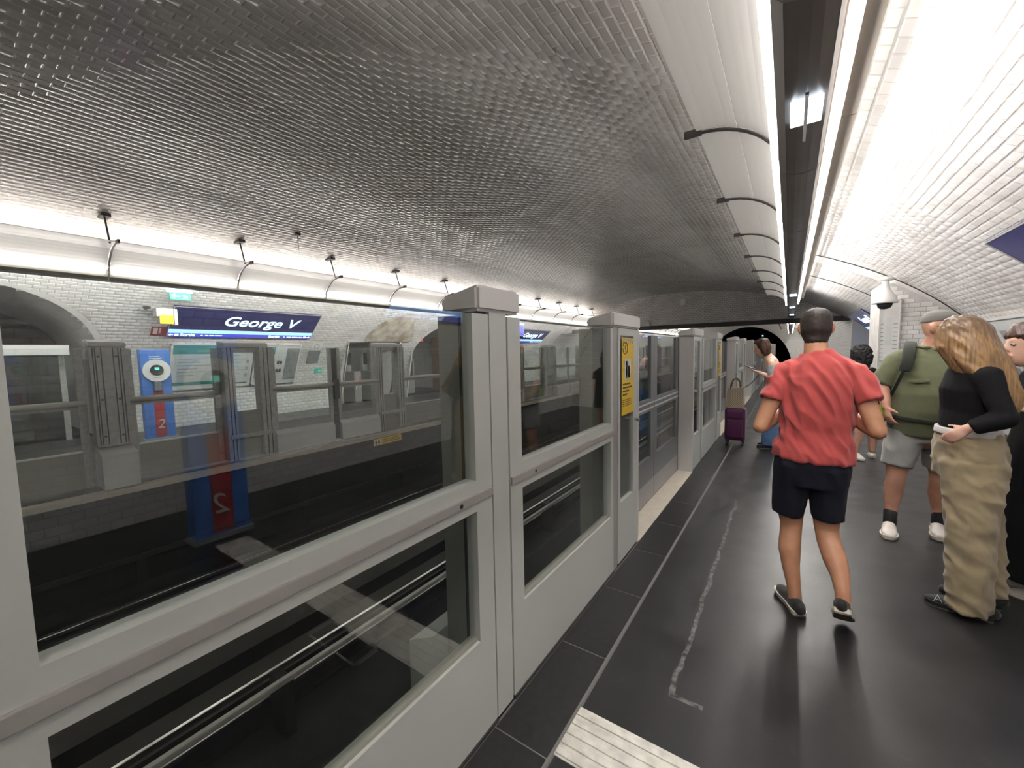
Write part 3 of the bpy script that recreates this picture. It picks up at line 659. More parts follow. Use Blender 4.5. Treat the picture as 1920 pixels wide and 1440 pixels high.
def door_leaf(y0, y1, label, group):
    t = thing('sliding_door', label, 'sliding door', (GX-0.18, (y0+y1)/2, 0), group)
    v0, v1 = -0.205, -0.172
    for a, b in ((y0, y0+0.11), (y1-0.11, y1)): bbox(nx, a, b, v0, v1, 0.012, 1.64).build('stile', 'leaf', t)
    bbox(nx, y0+0.11, y1-0.11, v0, v1, 0.20, 0.44).build('lower_rail', 'leaf', t)
    bbox(nx, y0, y1, v0-0.001, v1+0.003, 0.012, 0.205).build('base_panel', 'leaflow', t)
    bbox(nx, y0+0.11, y1-0.11, v0, v1, 0.90, 1.02).build('mid_rail', 'leaf', t)
    for z in (0.925, 0.975): bbox(nx, y0+0.02, y1-0.02, v1, v1+0.006, z, z+0.014).build('trim_line', 'white', t)
    bbox(nx, y0+0.1, y1-0.1, -0.192, -0.186, 0.43, 0.91).build('lower_pane', 'glass', t)
    bbox(nx, y0+0.1, y1-0.1, -0.192, -0.186, 1.01, 1.645).build('upper_pane', 'glass', t)
    return t
gate_panel(-1.22, -0.03, nx, 'pale grey glazed gate panel behind the tactile strip end')
gate_panel(-0.022, 1.230, nx, 'large pale grey gate panel reflecting the tactile strip in its glass', lock=1)
narrow_post(1.232, 1.352, 'narrow grey gate post with white sloping cap between the two large glazed panels')
gate_panel(1.358, 2.556, nx, 'pale grey glazed gate panel between the narrow post and the nearest yellow poster', lock=2, sl=0.091, sr=0.05)
housing(2.56, 3.10, 'white capped door housing holding the largest yellow warning poster', None)
warning_poster(nx, 2.705, 2.955, 1.05, 1.585, 0.003, 'large yellow warning poster on the first narrow glazed service door')
PER = 4.6
for k in range(9):
    y0 = 3.10+PER*k; y1 = 5.24+PER*k
    first = k == 0; SIDE = 'poster side'
    door_leaf(y0, (y0+y1)/2-0.003, 'slate grey glazed sliding door leaf beside the largest yellow poster' if first else 'slate sliding door leaf of the %s doorway past the yellow poster, %s' % (ORD[k], SIDE), None if first else 'sliding door leaves further along')
    SIDE = 'tunnel side'
    door_leaf((y0+y1)/2+0.003, y1, 'slate grey glazed sliding door leaf beside the first white sensor post' if first else 'slate sliding door leaf of the %s doorway past the yellow poster, %s' % (ORD[k], SIDE), None if first else 'sliding door leaves further along')
    s = B(GX-0.17, GX+0.005, y0, y1, -0.02, 0.006, 0.002).build('door_sill', 'sill')
    tag(s, 'cream threshold plate of the first doorway beside the black floor' if first else 'cream threshold plate of the %s doorway past the yellow poster' % ORD[k], 'threshold', None if first else 'door thresholds further along')
    if k == 8: break
    a = y1; b = y1+2.46
    lab = [('white sensor post and narrow glazed door just past the first doorway', 'glazed gate panel just before the purple suitcase', 'white capped door housing with the second yellow poster'),
           ('white sensor post beside the purple suitcase', 'glazed gate panel beside the woman with the phone', 'white capped door housing beside the woman with the phone')]
    if k < 2: l3 = lab[k]; gr = [None]*3
    else: l3 = tuple(q % ORD[k] for q in ('white sensor post just beyond the %s doorway past the yellow poster', 'glazed fixed gate beyond the %s doorway past the yellow poster', 'white capped housing at the end of the fixed gate beyond the %s doorway')); gr = ['distant sensor posts', 'distant gate panels', 'distant door housings']
    housing(a, a+0.62, l3[0], gr[0], end_at_low=True)
    gate_panel(a+0.625, a+1.91, nx, l3[1], gr[1], lock=1)
    housing(a+1.92, b, l3[2], gr[2])
    if k == 0: warning_poster(nx, a+2.06, a+2.31, 1.05, 1.585, 0.003, 'small yellow warning poster on the service door behind the purple suitcase')
# ================================================================== far screen doors (seen from the track)
GFX = -6.75
qx = lambda v: GFX-v
def far_panel(y0, y1, label, group=None, rail=True):
    t = thing('screen_gate', label, 'gate panel', (GFX, (y0+y1)/2, 0), group)
    for a, b in ((y0, y0+0.07), (y1-0.07, y1)): bbox(qx, a, b, -0.06, 0, 0.03, ZT).build('stile', 'alu', t)
    bbox(qx, y0+0.07, y1-0.07, -0.05, 0, 0.03, 0.45).build('kick_plate', 'gatein', t)
    bbox(qx, y0+0.07, y1-0.07, -0.056, 0, 0.445, 0.462).build('ledge', 'white', t)
    bbox(qx, y0+0.07, y1-0.07, -0.045, 0, 0.95, 1.0).build('mid_rail', 'alu', t)
    MB().tube([(qx(-0.085), y0+0.01, 1.02), (qx(-0.085), y1-0.01, 1.02)], 0.032, 12).build('hand_rail', 'guide', t, True)
    bbox(qx, y0+0.06, y1-0.06, -0.03, -0.022, 0.455, 0.955).build('lower_pane', 'glass', t)
    bbox(qx, y0+0.06, y1-0.06, -0.03, -0.022, 0.995, ZT).build('upper_pane', 'glass', t)
    return t
def far_housing(y0, y1, label, group=None, window=True):
    t = thing('door_housing', label, 'door housing', (GFX+0.1, (y0+y1)/2, 0), group)
    w = y1-y0
    bbox(qx, y0, y0+0.13, -0.2, 0.0, 0.03, 1.655).build('column', 'alu', t); bbox(qx, y1-0.16, y1, -0.2, 0.0, 0.03, 1.655).build('column', 'alu', t)
    for yy in (y0+0.045, y0+0.09, y1-0.05, y1-0.11): bbox(qx, yy, yy+0.012, -0.203, -0.199, 0.03, 1.65).build('groove', 'rib', t)
    bbox(qx, y0+0.13, y1-0.16, -0.12, -0.02, 0.03, 0.72).build('kick_plate', 'gatein', t); bbox(qx, y0+0.13, y1-0.16, -0.12, -0.02, 1.58, 1.655).build('top_rail', 'alu', t)
    bbox(qx, y0+0.13, y1-0.16, -0.04, -0.03, 0.71, 1.585).build('pane', 'glass', t)
    bbox(qx, y0+0.02, y1-0.05, -0.235, -0.2, 0.34, 0.40, 0.01).build('roller_cover', 'alu', t)
    gate_cap(y0+0.002, y1-0.03, qx, t, -0.21); return t
def far_leaf(y0, y1, label, group=None):
    t = thing('sliding_door', label, 'sliding door', (GFX+0.15, (y0+y1)/2, 0), group)
    for a, b in ((y0, y0+0.06), (y1-0.06, y1)): bbox(qx, a, b, -0.19, -0.15, 0.05, ZT).build('stile', 'alu', t)
    bbox(qx, y0+0.06, y1-0.06, -0.185, -0.155, 0.36, 0.50).build('lower_rail', 'leaflow', t); bbox(qx, y0+0.06, y1-0.06, -0.185, -0.155, 0.95, 1.0).build('mid_rail', 'alu', t)
    MB().tube([(qx(-0.215), y0+0.01, 1.02), (qx(-0.215), y1-0.01, 1.02)], 0.030, 12).build('hand_rail', 'guide', t, True)
    bbox(qx, y0+0.05, y1-0.05, -0.174, -0.167, 0.49, 0.955).build('lower_pane', 'glass', t); bbox(qx, y0+0.05, y1-0.05, -0.174, -0.167, 0.995, ZT).build('upper_pane', 'glass', t)
    fix_normals(slope_box(qx, y0+0.0, y1-0.03, -0.26, -0.19, 0.03, 0.37, 0.31).build('sill_box', 'white', t))
    return t
# capped column with bolts
t = thing('gate_post', 'grooved aluminium gate post with bolts across the tracks beside the blue terminal', 'gate post', (GFX+0.1, 1.26, 0))
bbox(qx, 1.11, 1.42, -0.2, 0, 0.5, 1.655).build('column', 'alu', t)
for yy in (1.135, 1.155, 1.205, 1.305, 1.35, 1.375): bbox(qx, yy, yy+0.01, -0.204, -0.199, 0.52, 1.65).build('groove', 'rib', t)
for yy in (1.185, 1.335):
    for z in (0.62, 1.05, 1.55): MB().tube([(qx(-0.2), yy, z), (qx(-0.21), yy, z)], 0.012, 8).build('bolt', 'rib', t)
fix_normals(slope_box(qx, 1.11, 1.425, -0.34, -0.02, 0.02, 0.50, 0.42).build('foot_box', 'white', t)); gate_cap(1.10, 1.428, qx, t, -0.22)
far_panel(-0.6, 1.08, 'glazed gate panel across the tracks before the arched passage')
far_panel(1.43, 2.42, 'glazed gate panel across the tracks before the blue terminal')
far_housing(2.43, 3.06, 'white capped aluminium door housing across the tracks below the station name sign')
far_leaf(3.06, 4.06, 'sliding door leaf across the tracks below the right end of the station name sign')
far_leaf(4.16, 5.0, 'sliding door leaf across the tracks before the ticket gates')
t = thing('door_seal', 'black rubber seal between two sliding doors across the tracks', 'seal', (GFX+0.17, 4.11, 0)); bbox(qx, 4.065, 4.155, -0.185, -0.16, 0.05, 1.64).build('strip', 'black', t)
bbox(qx, 4.062, 4.158, -0.25, -0.19, 0.75, 1.10, 0.015).build('latch', 'black', t)
for k in range(9):
    a = 5.0+PER*k
    if k == 0:
        L = ('white capped door housing across the tracks before the stained plaster', 'glazed gate panel across the tracks before the second passage', 'white capped door housing across the tracks behind the narrow near post'); G = [None]*3
    else: L = tuple(q % ORD[k] for q in ('door housing opening the %s fixed gate past the far name sign', 'glazed panel of the %s fixed gate past the far name sign', 'door housing closing the %s fixed gate past the far name sign')); G = ['distant far door housings', 'distant far gate panels', 'distant far door housings']
    far_housing(a, a+0.66, L[0], G[0]); far_panel(a+0.66, a+1.98, L[1], G[1]); far_housing(a+1.98, a+2.65, L[2], G[2])
    far_leaf(a+2.65, a+3.62, 'far sliding door leaf just past the %s fixed gate' % ORD[k], 'distant far door leaves'); far_leaf(a+3.63, a+4.6, 'far sliding door leaf before the %s fixed gate past the far name sign' % ORD[k+1], 'distant far door leaves')

# yellow safety sticker on the track face of the far platform
st = thing('safety_sticker', 'small yellow safety sticker below the far platform gates', 'sticker', (GFX+0.3, 5.0, -0.1))
stx = -6.395
B(stx, stx+0.004, 4.72, 5.38, -0.20, -0.075).build('sheet', 'yellow', st)
B(stx+0.004, stx+0.005, 4.74, 4.9, -0.185, -0.09).build('pictogram', 'paper', st)
for a, b in ((4.755, 4.79), (4.82, 4.86)): B(stx+0.005, stx+0.006, a, b, -0.175, -0.11).build('figure', 'darkink', st)
for z in (-0.115, -0.145, -0.17): B(stx+0.004, stx+0.005, 4.92, 5.33, z, z+0.010).build('print_line', 'ink', st)

# ================================================================== station name signs lying on the vault
def name_sign(side, y0, y1, label, text=True, group=None):
    # long panel leaning with the vault; lit band and exit line along its lower edge
    f = (lambda x: x) if side > 0 else (lambda x: 2*CX-x)
    xt, zt, xb, zb = 1.63, 2.53, 2.27, 1.97        # visible face corners (before mirroring)
    U = np.array([f(xt)-f(xb), 0, zt-zb]); H = np.linalg.norm(U); U /= H
    Rd = np.array([0, 1.0, 0]) if side < 0 else np.array([0, -1.0, 0])     # reading direction seen from the tracks
    N = np.cross(Rd, U)
    o = np.array([f(xb), y0 if side < 0 else y1, zb])
    L = y1-y0
    t = thing('station_name_sign', label, 'sign', tuple(o+Rd*L/2), group)
    def slab(nm, a0, a1, b0, b1, d0, d1, mat):
        c = [o+Rd*a+U*b+N*d for a, b, d in ((a0,b0,d0),(a1,b0,d0),(a1,b1,d0),(a0,b1,d0),(a0,b0,d1),(a1,b0,d1),(a1,b1,d1),(a0,b1,d1))]
        return fix_normals(MB().add(c, [(3,2,1,0),(4,5,6,7),(0,1,5,4),(1,2,6,5),(2,3,7,6),(3,0,4,7)]).build(nm, mat, t))
    slab('panel', 0, L, 0, H, -0.07, 0.0, 'signblue')
    slab('lower_strip', 0.01, L-0.01, 0.005, 0.11, 0.0, 0.004, 'signlow')
    slab('lit_band', 0.01, L-0.01, 0.115, 0.215, 0.0, 0.006, 'signbar')
    slab('edge_trim', 0, L, H-0.012, H, 0.0, 0.01, 'alu'); slab('edge_trim', 0, 0.012, 0, H, 0.0, 0.01, 'alu'); slab('edge_trim', L-0.012, L, 0, H, 0.0, 0.01, 'alu')
    if text:
        put_text('lettering', 'George V', 0.40, o+Rd*L*0.30+U*0.37+N*0.006, Rd, U, 'signlet', t, shear=0.22, bold=0.006)
        put_text('exit_lettering', 'Sortie', 0.105, o+Rd*0.22+U*0.03+N*0.006, Rd, U, 'signlet', t, bold=0.003)
        put_text('exit_lettering', 'Sortie', 0.105, o+Rd*(L-1.05)+U*0.03+N*0.006, Rd, U, 'signlet', t, bold=0.003)
        # arrows, pictogram blocks and small street print
        def poly(nm, pts, mat='signlet'):
            c = [o+Rd*a+U*b+N*0.0065 for a, b in pts]; MB().add(c, [tuple(range(len(c)))]).build(nm, mat, t)
        poly('arrow', [(0.02,0.06),(0.07,0.095),(0.07,0.07),(0.11,0.07),(0.11,0.05),(0.07,0.05),(0.07,0.025)])
        poly('pictogram', [(0.13,0.03),(0.20,0.03),(0.20,0.09),(0.13,0.09)])
        poly('arrow', [(L-0.02,0.06),(L-0.07,0.025),(L-0.07,0.05),(L-0.11,0.05),(L-0.11,0.07),(L-0.07,0.07),(L-0.07,0.095)])
        poly('pictogram', [(L-0.20,0.03),(L-0.13,0.03),(L-0.13,0.09),(L-0.20,0.09)])
        for a, b in ((0.58,0.62),(0.66,0.72),(0.735,0.83),(0.845,0.98),(L-0.70,L-0.66),(L-0.62,L-0.5),(L-0.485,L-0.34),(L-0.32,L-0.23)): poly('print_line', [(a,0.045),(b,0.045),(b,0.072),(a,0.072)])
    return t
name_sign(-1, 2.9, 5.9, 'dark blue station name sign reading George V above the far posters')
name_sign(-1, 14.9, 17.9, 'smaller-looking blue station name sign further along the far wall')
name_sign(1, 3.3, 6.3, 'dark blue sign corner on the near tiled vault above the blond woman')
name_sign(1, 15.2, 18.2, 'dark blue name sign with lit band above the pale panel wall')

# display hanging beside the second far sign
t = thing('train_display', 'hanging blue train display beside the further far name sign', 'display', (-8.9, 13.2, 2.15))
B(-9.0, -8.85, 12.4, 13.9, 2.15, 2.65, 0.01).build('case', 'alu', t); B(-8.85, -8.84, 12.44, 13.86, 2.19, 2.61).build('screen', 'signlow', t)
put_text('lettering', 'George V', 0.2, (-8.835, 12.6, 2.24), (0, 1, 0), (0, 0, 1), 'signlet', t)
for y in (12.7, 13.6): MB().tube([(-8.92, y, 2.65), (-8.92, y, vz(-8.92))], 0.015, 6).build('hanger', 'rib', t)

# ================================================================== far wall fittings
def on_wall(side, z): 
    x = CX+side*EA*math.sqrt(max(0, 1-(max(0, z-Z0)/EB)**2)); return x
def wall_slab(nm, side, y0, y1, z0, z1, d0, d1, mat, parent, chord=None):
    v = []; za, zb = chord or (z0, z1)
    wxc = lambda z: on_wall(side, za)+(on_wall(side, zb)-on_wall(side, za))*(z-za)/(zb-za)
    for d in (d0, d1):
        for y, z in ((y0,z0),(y1,z0),(y1,z1),(y0,z1)): v.append((wxc(z)-side*d, y, z))
    return fix_normals(MB().add(v, [(3,2,1,0),(4,5,6,7),(0,1,5,4),(1,2,6,5),(2,3,7,6),(3,0,4,7)]).build(nm, mat, parent))
def poster_case(y0, y1, label, design):
    t = thing('poster_case', label, 'poster', (on_wall(-1, 0.82), (y0+y1)/2, 0.82)); z0, z1 = 0.82, 1.83
    wall_slab('sheet', -1, y0+0.03, y1-0.03, z0+0.03, z1-0.03, 0.02, 0.05, 'paper', t, (z0, z1))
    for a, b, c, d in ((y0, y1, z0, z0+0.035), (y0, y1, z1-0.035, z1), (y0, y0+0.03, z0, z1), (y1-0.03, y1, z0, z1)): wall_slab('frame', -1, a, b, c, d, 0.02, 0.065, 'white', t, (z0, z1))
    def fl(nm, a, b, c, d, mat): wall_slab(nm, -1, y0+a*(y1-y0), y0+b*(y1-y0), z0+c*(z1-z0), z0+d*(z1-z0), 0.05, 0.053, mat, t, (z0, z1))
    if design == 0:
        fl('title_band', 0.04, 0.96, 0.78, 0.96, 'teal'); fl('title_band', 0.9, 0.96, 0.1, 0.78, 'teal'); fl('title_band', 0.04, 0.9, 0.1, 0.17, 'teal')
        fl('paragraph', 0.1, 0.85, 0.2, 0.72, 'paper')
        for k in range(6): fl('print_line', 0.14, 0.4+0.06*(k*3 % 7), 0.66-0.07*k, 0.68-0.07*k, 'greyink')
    elif design == 1:
        for k in range(9): fl('print_line', 0.1+0.3*(k % 3 == 1), 0.45+0.05*(k*5 % 8), 0.9-0.085*k, 0.915-0.085*k, 'greyink')
        for k in range(3): fl('logo', 0.78, 0.88, 0.55-0.16*k, 0.63-0.16*k, 'greyink')
        fl('print_line', 0.1, 0.9, 0.07, 0.1, 'darkink')
    elif design == 2:
        fl('title_band', 0.05, 0.95, 0.75, 0.93, 'teal'); 
        for r in range(4):
            for c in range(4): fl('photo', 0.07+0.23*c, 0.2+0.23*c, 0.62-0.15*r, 0.7-0.15*r, 'greyink' if (r+c) % 2 else 'darkink')
    else:
        fl('map', 0.42, 0.96, 0.1, 0.9, 'greyink'); fl('map_paper', 0.45, 0.93, 0.13, 0.87, 'paper')
        for k in range(9): fl('map_line', 0.46+0.05*k, 0.48+0.05*k, 0.15+0.02*(k*5 % 7), 0.8-0.03*(k*3 % 5), 'greyink')
        for k in range(4): fl('logo', 0.08+0.12*(k % 2), 0.17+0.12*(k % 2), 0.5-0.2*(k//2), 0.58-0.2*(k//2), 'darkink')
    return t
poster_case(3.02, 3.98, 'teal edged notice poster across the tracks right of the blue terminal', 0)
poster_case(4.0, 4.62, 'white timetable poster across the tracks beside the teal notice', 1)
poster_case(4.66, 5.15, 'poster of small photos under the station name sign', 2)
poster_case(5.16, 5.76, 'white map poster at the right end of the far notice row', 3)
t = thing('info_plate', 'small grey and white information plate on the far tiles', 'sign', (on_wall(-1, 1.3), 6.2, 1.2))
wall_slab('plate', -1, 6.05, 6.36, 1.66, 1.88, 0.012, 0.03, 'white', t); wall_slab('panel', -1, 6.03, 6.36, 1.32, 1.65, 0.012, 0.03, 'leaf', t)
for k in range(4): wall_slab('print_line', -1, 6.08, 6.28, 1.57-0.06*k, 1.585-0.06*k, 0.03, 0.032, 'paper', t)
rc = [(on_wall(-1, 1.77+0.06*math.sin(q))+0.033, 6.2+0.07*math.cos(q), 1.77+0.06*math.sin(q)) for q in np.linspace(0, 2*math.pi, 15)]; MB().tube(rc, 0.008, 5).build('ring', 'greyink', t)
t = thing('call_sign', 'tiny green direction plate on the far tiles', 'sign', (on_wall(-1, 1.1), 6.4, 1.1)); wall_slab('plate', -1, 6.32, 6.52, 1.03, 1.17, 0.012, 0.03, 'greensign', t); wall_slab('arrow', -1, 6.42, 6.5, 1.08, 1.12, 0.03, 0.032, 'white', t)
t = thing('fire_point_sign', 'small red and white fire equipment plate left of the far sign', 'sign', (on_wall(-1, 2.05), 2.76, 2.0)); wall_slab('plate', -1, 2.66, 2.9, 1.99, 2.15, 0.012, 0.03, 'red', t); wall_slab('pictogram', -1, 2.69, 2.76, 2.01, 2.13, 0.03, 0.032, 'paper', t); wall_slab('pictogram', -1, 2.78, 2.81, 2.03, 2.13, 0.03, 0.032, 'paper', t)
t = thing('exit_sign', 'lit green emergency exit sign with arrow above the station name sign', 'sign', (-9.45, 2.87, 2.58))
B(-9.47, -9.42, 2.72, 3.04, 2.60, 2.74, 0.004).build('panel', 'greensign', t); B(-9.5, -9.38, 2.70, 3.06, 2.74, 2.79, 0.006).build('lamp_housing', 'led', t)
def flat_x(nm, x, pts, mat, par): return MB().add([(x, y, z) for y, z in pts], [tuple(range(len(pts)))]).build(nm, mat, par)
flat_x('arrow', -9.417, [(2.745, 2.67), (2.79, 2.72), (2.80, 2.71), (2.775, 2.68), (2.86, 2.68), (2.86, 2.66), (2.775, 2.66), (2.80, 2.63), (2.79, 2.62)], 'white', t)
flat_x('running_figure', -9.417, [(2.91, 2.62), (2.93, 2.66), (2.91, 2.69), (2.95, 2.71), (2.97, 2.68), (3.0, 2.69), (2.98, 2.65), (2.99, 2.62), (2.96, 2.64)], 'white', t)
for y in (2.75, 3.0): MB().tube([(-9.44, y, 2.79), (-9.44, y, vz(-9.44)-0.0)], 0.006, 6).build('hanger', 'rib', t)
t = thing('speaker_box', 'grey box with yellow label left of the far station name sign', 'box', (-9.95, 2.72, 2.2))
B(-9.92, -9.7, 2.58, 2.84, 2.30, 2.46, 0.01).build('case', 'alu', t); B(-9.7, -9.69, 2.62, 2.83, 2.17, 2.33).build('label_plate', 'yellow', t); B(-9.86, -9.72, 2.85, 2.90, 2.16, 2.46).build('bracket', 'white', t)
MB().tube([(-9.95, 2.5, 2.45), (-9.8, 2.44, 2.47), (-9.72, 2.5, 2.46)], 0.025, 8).build('lens', 'rib', t)
t = thing('hanging_sensor', 'small black sensor hanging from the far vault on a cord', 'sensor', (-7.2, 3.4, 3.3)); MB().tube([(-7.2, 3.95, vz(-7.2)), (-7.2, 3.95, 3.4)], 0.006, 6).build('cord', 'rib', t); B(-7.23, -7.17, 3.91, 3.99, vz(-7.2)-0.04, vz(-7.2)).build('base', 'black', t)

# blue help terminals
def terminal(x, y0, y1, face, label, group=None):
    t = thing('help_terminal', label, 'help point', (x, (y0+y1)/2, 0), group); f = face
    def bx(nm, a, b, c, d, e0, e1, mat, bev=0.0):
        xa, xb = sorted((x+f*e0, x+f*e1)); return B(xa, xb, a, b, c, d, bev).build(nm, mat, t)
    bx('column', y0, y1, 0.03, 1.69, -0.16, 0.0, 'blue', 0.012); bx('plinth', y0-0.02, y1+0.02, 0.0, 0.04, -0.18, 0.02, 'greyink')
    ym = (y0+y1)/2
    MB().tube([(x+f*-0.0, ym, 1.30), (x+f*0.035, ym, 1.30)], 0.205, 32).build('disc', 'white', t)
    MB().tube([(x+f*0.035, ym, 1.31), (x+f*0.05, ym, 1.31)], [0.10, 0.095], 24).build('dial', 'black', t)
    bx('screen', ym-0.035, ym+0.03, 1.31, 1.36, 0.05, 0.054, 'lcd'); bx('handset', ym-0.055, ym+0.055, 0.93, 1.10, 0.0, 0.04, 'leaf', 0.01)
    bx('red_stripe', ym-0.075, ym+0.075, 0.06, 0.93, 0.0, 0.006, 'red')
    bx('tag', ym-0.04, ym+0.04, 0.86, 0.89, 0.006, 0.008, 'darkink')
    Rd = (0, 1, 0) if f > 0 else (0, -1, 0)
    put_text('lettering', '2', 0.24, (x+f*0.008, ym-(0.06 if f > 0 else -0.06), 0.22), Rd, (0, 0, 1), 'paper', t, shear=0.2)
    for k in range(2): bx('print_line', ym-0.09, ym+0.06+0.03*k, 1.555-0.035*k, 1.57-0.035*k, 0.0, 0.003, 'paper')
    bx('print_line', ym-0.05, ym+0.05, 1.165, 1.178, 0.035, 0.038, 'greyink')
    return t
terminal(-9.75, 2.30, 2.74, 1, 'blue help point column with white disc on the far platform')
terminal(1.95, 1.16, 1.56, -1, 'blue help point column beside the near platform wall')

# ticket gates in the second far passage
for k, y in enumerate((7.35, 8.0, 8.62)):
    t = thing('ticket_gate', ('grey ticket gate with raised reader in the far passage', 'grey ticket gate with red lamp in the far passage', 'grey ticket gate with white notice in the far passage')[k], 'ticket gate', (xw-0.7, y, 0))
    B(xw-1.2, xw-0.3, y-0.13, y+0.13, 0, 1.0, 0.03).build('cabinet', 'grey', t); B(xw-0.9, xw-0.75, y-0.09, y+0.09, 1.0, 1.7, 0.02).build('post', 'alu', t)
    B(xw-0.75, xw-0.72, y-0.07, y+0.07, 1.2, 1.6).build('reader', 'black', t)
    if k == 1: MB().tube([(xw-0.3, y, 0.72), (xw-0.285, y, 0.72)], 0.06, 14).build('lamp', 'redbright', t)
    if k == 2: B(xw-0.3, xw-0.29, y-0.1, y+0.1, 1.0, 1.3).build('notice', 'white', t)
    MB().tube([(xw-0.28, y-0.1, 0.45), (xw-0.28, y+0.06, 0.85)], 0.02, 8).build('arm', 'chrome', t)
t = thing('ticket_machine', 'dark ticket machine with hooked lamp in the third far passage', 'machine', (xw-1.2, 10.6, 0)); B(xw-1.6, xw-0.9, 10.2, 10.95, 0, 1.35, 0.03).build('cabinet', 'grey', t); B(xw-0.9, xw-0.88, 10.3, 10.85, 0.7, 1.25).build('front', 'black', t)
MB().tube([(xw-0.9, 10.3, 1.35), (xw-0.9, 10.3, 1.75), (xw-0.8, 10.35, 1.86), (xw-0.6, 10.6, 1.88)], 0.02, 8).build('lamp_arm', 'black', t)
B(xw-1.6, xw-0.2, 12.6, 12.9, 0, 2.2).build('partition', 'brown'); o = bpy.data.objects['partition']; tag(o, 'brown partition in the third far passage', 'partition')
t = thing('warning_triangle_sign', 'red triangle sign above a dark plate in the third far passage', 'sign', (xw-0.4, 10.75, 1.8)); flat_x('triangle', xw-0.35, [(10.55, 2.0), (10.95, 2.0), (10.75, 2.3)], 'redbright', t); B(xw-0.42, xw-0.36, 10.5, 11.3, 1.75, 1.97).build('plate', 'black', t)

# ================================================================== near wall fittings
t = thing('dome_camera', 'white dome surveillance camera hanging from the near tiled vault', 'camera', (1.36, 9.6, 2.2))
cc = (1.33, 9.45, 0)
MB().lathe([(0.0,2.66),(0.10,2.655),(0.115,2.63),(0.10,2.60),(0.03,2.59)], cc, 20).build('mount', 'white', t, True)
MB().lathe([(0.0,2.60),(0.05,2.60),(0.052,2.50),(0.06,2.48),(0.085,2.42),(0.14,2.33),(0.175,2.24),(0.178,2.215),(0.14,2.21)], cc, 28).build('housing', 'white', t, True)
MB().lathe([(0.0,2.115),(0.05,2.122),(0.085,2.145),(0.10,2.18),(0.105,2.215),(0,2.216)], cc, 24).build('dome', 'black', t, True)
t = thing('notice_board', 'white framed notice board with fine print on the brick pier', 'notice board', (1.5, 10.1, 0.5))
B(1.35, 1.64, 10.075, 10.108, 0.4, 2.33, 0.006).build('board', 'white', t)
for a, b, c, d in ((1.35, 1.64, 2.31, 2.33), (1.35, 1.365, 0.4, 2.33), (1.625, 1.64, 0.4, 2.33)): B(a, b, 10.06, 10.08, c, d).build('frame', 'white', t)
B(1.44, 1.53, 10.07, 10.074, 1.5, 2.0).build('plan', 'paper', t)
for k in range(14): B(1.38, 1.425, 10.07, 10.074, 0.9+0.075*k, 0.915+0.075*k).build('print_line', 'greyink', t); B(1.55, 1.61, 10.07, 10.074, 0.9+0.075*k, 0.915+0.075*k).build('print_line', 'greyink', t)
t = thing('billboard', 'large pale grey advertising poster on the near tiled wall behind the blond woman', 'poster', (on_wall(1, 0.8), 7.6, 0.8))
y0, y1, z0, z1 = 5.2, 9.55, 0.72, 1.86
wall_slab('sheet', 1, y0+0.04, y1-0.04, z0+0.04, z1-0.04, 0.02, 0.05, 'paper', t, (z0, z1))
for a, b, c, d in ((y0, y1, z0, z0+0.045), (y0, y1, z1-0.045, z1), (y0, y0+0.045, z0, z1), (y1-0.045, y1, z0, z1)): wall_slab('frame', 1, a, b, c, d, 0.02, 0.075, 'white', t, (z0, z1))
for k in range(9):
    ya = y1-0.4-0.42*k; wall_slab('print_shape', 1, ya-0.22, ya, 1.35+0.12*(k % 3), 1.62+0.05*(k % 2), 0.05, 0.053, 'greyink', t, (z0, z1))
    wall_slab('print_line', 1, ya-0.3, ya, 1.05+0.04*(k % 2), 1.14+0.04*(k % 2), 0.05, 0.053, 'greyink', t, (z0, z1))
    wall_slab('print_line', 1, ya-0.26, ya-0.05, 0.86, 0.93, 0.05, 0.053, 'greyink', t, (z0, z1))
# floor hatch by the camera's feet
B(-0.245, 0.16, 1.10, 1.228, -0.004, 0.001).build('lid', 'floortile', hx); 
for a, b, c, d in ((-0.25, -0.235, 1.08, 1.228), (0.155, 0.17, 1.08, 1.228), (-0.25, 0.17, 1.215, 1.228), (-0.25, 0.17, 1.08, 1.093)): B(a, b, c, d, -0.004, 0.005).build('frame', 'chrome', hx)
# ================================================================== people and luggage
def cloth(name, col, rough=0.85, var=0.15, bump=0.25, bs=260, sheen=0.2, vs=9):
    m = M(name, col, rough, var=var, vscale=vs, bump=bump, bscale=bs, spec=0.25); m.node_tree.nodes['Principled BSDF'].inputs['Sheen Weight'].default_value = sheen; return m
def skin(name, col):
    m = M(name, col, 0.5, var=0.18, vscale=14, col2=(col[0]*0.86, col[1]*0.78, col[2]*0.74), bump=0.08, bscale=300)
    b = m.node_tree.nodes['Principled BSDF']; b.inputs['Subsurface Weight'].default_value = 0.08; b.inputs['Subsurface Radius'].default_value = (0.01, 0.004, 0.002); return m
def weave_mat(name, c1, c2, scale):
    m = M(name, c1, 0.75); nt = m.node_tree; tc = nt.nodes.new('ShaderNodeNewGeometry'); ck = nt.nodes.new('ShaderNodeTexChecker')
    ck.inputs['Scale'].default_value = scale; ck.inputs['Color1'].default_value = (*c1, 1); ck.inputs['Color2'].default_value = (*c2, 1)
    nt.links.new(tc.outputs['Position'], ck.inputs['Vector']); nt.links.new(ck.outputs['Color'], nt.nodes['Principled BSDF'].inputs['Base Color']); return m
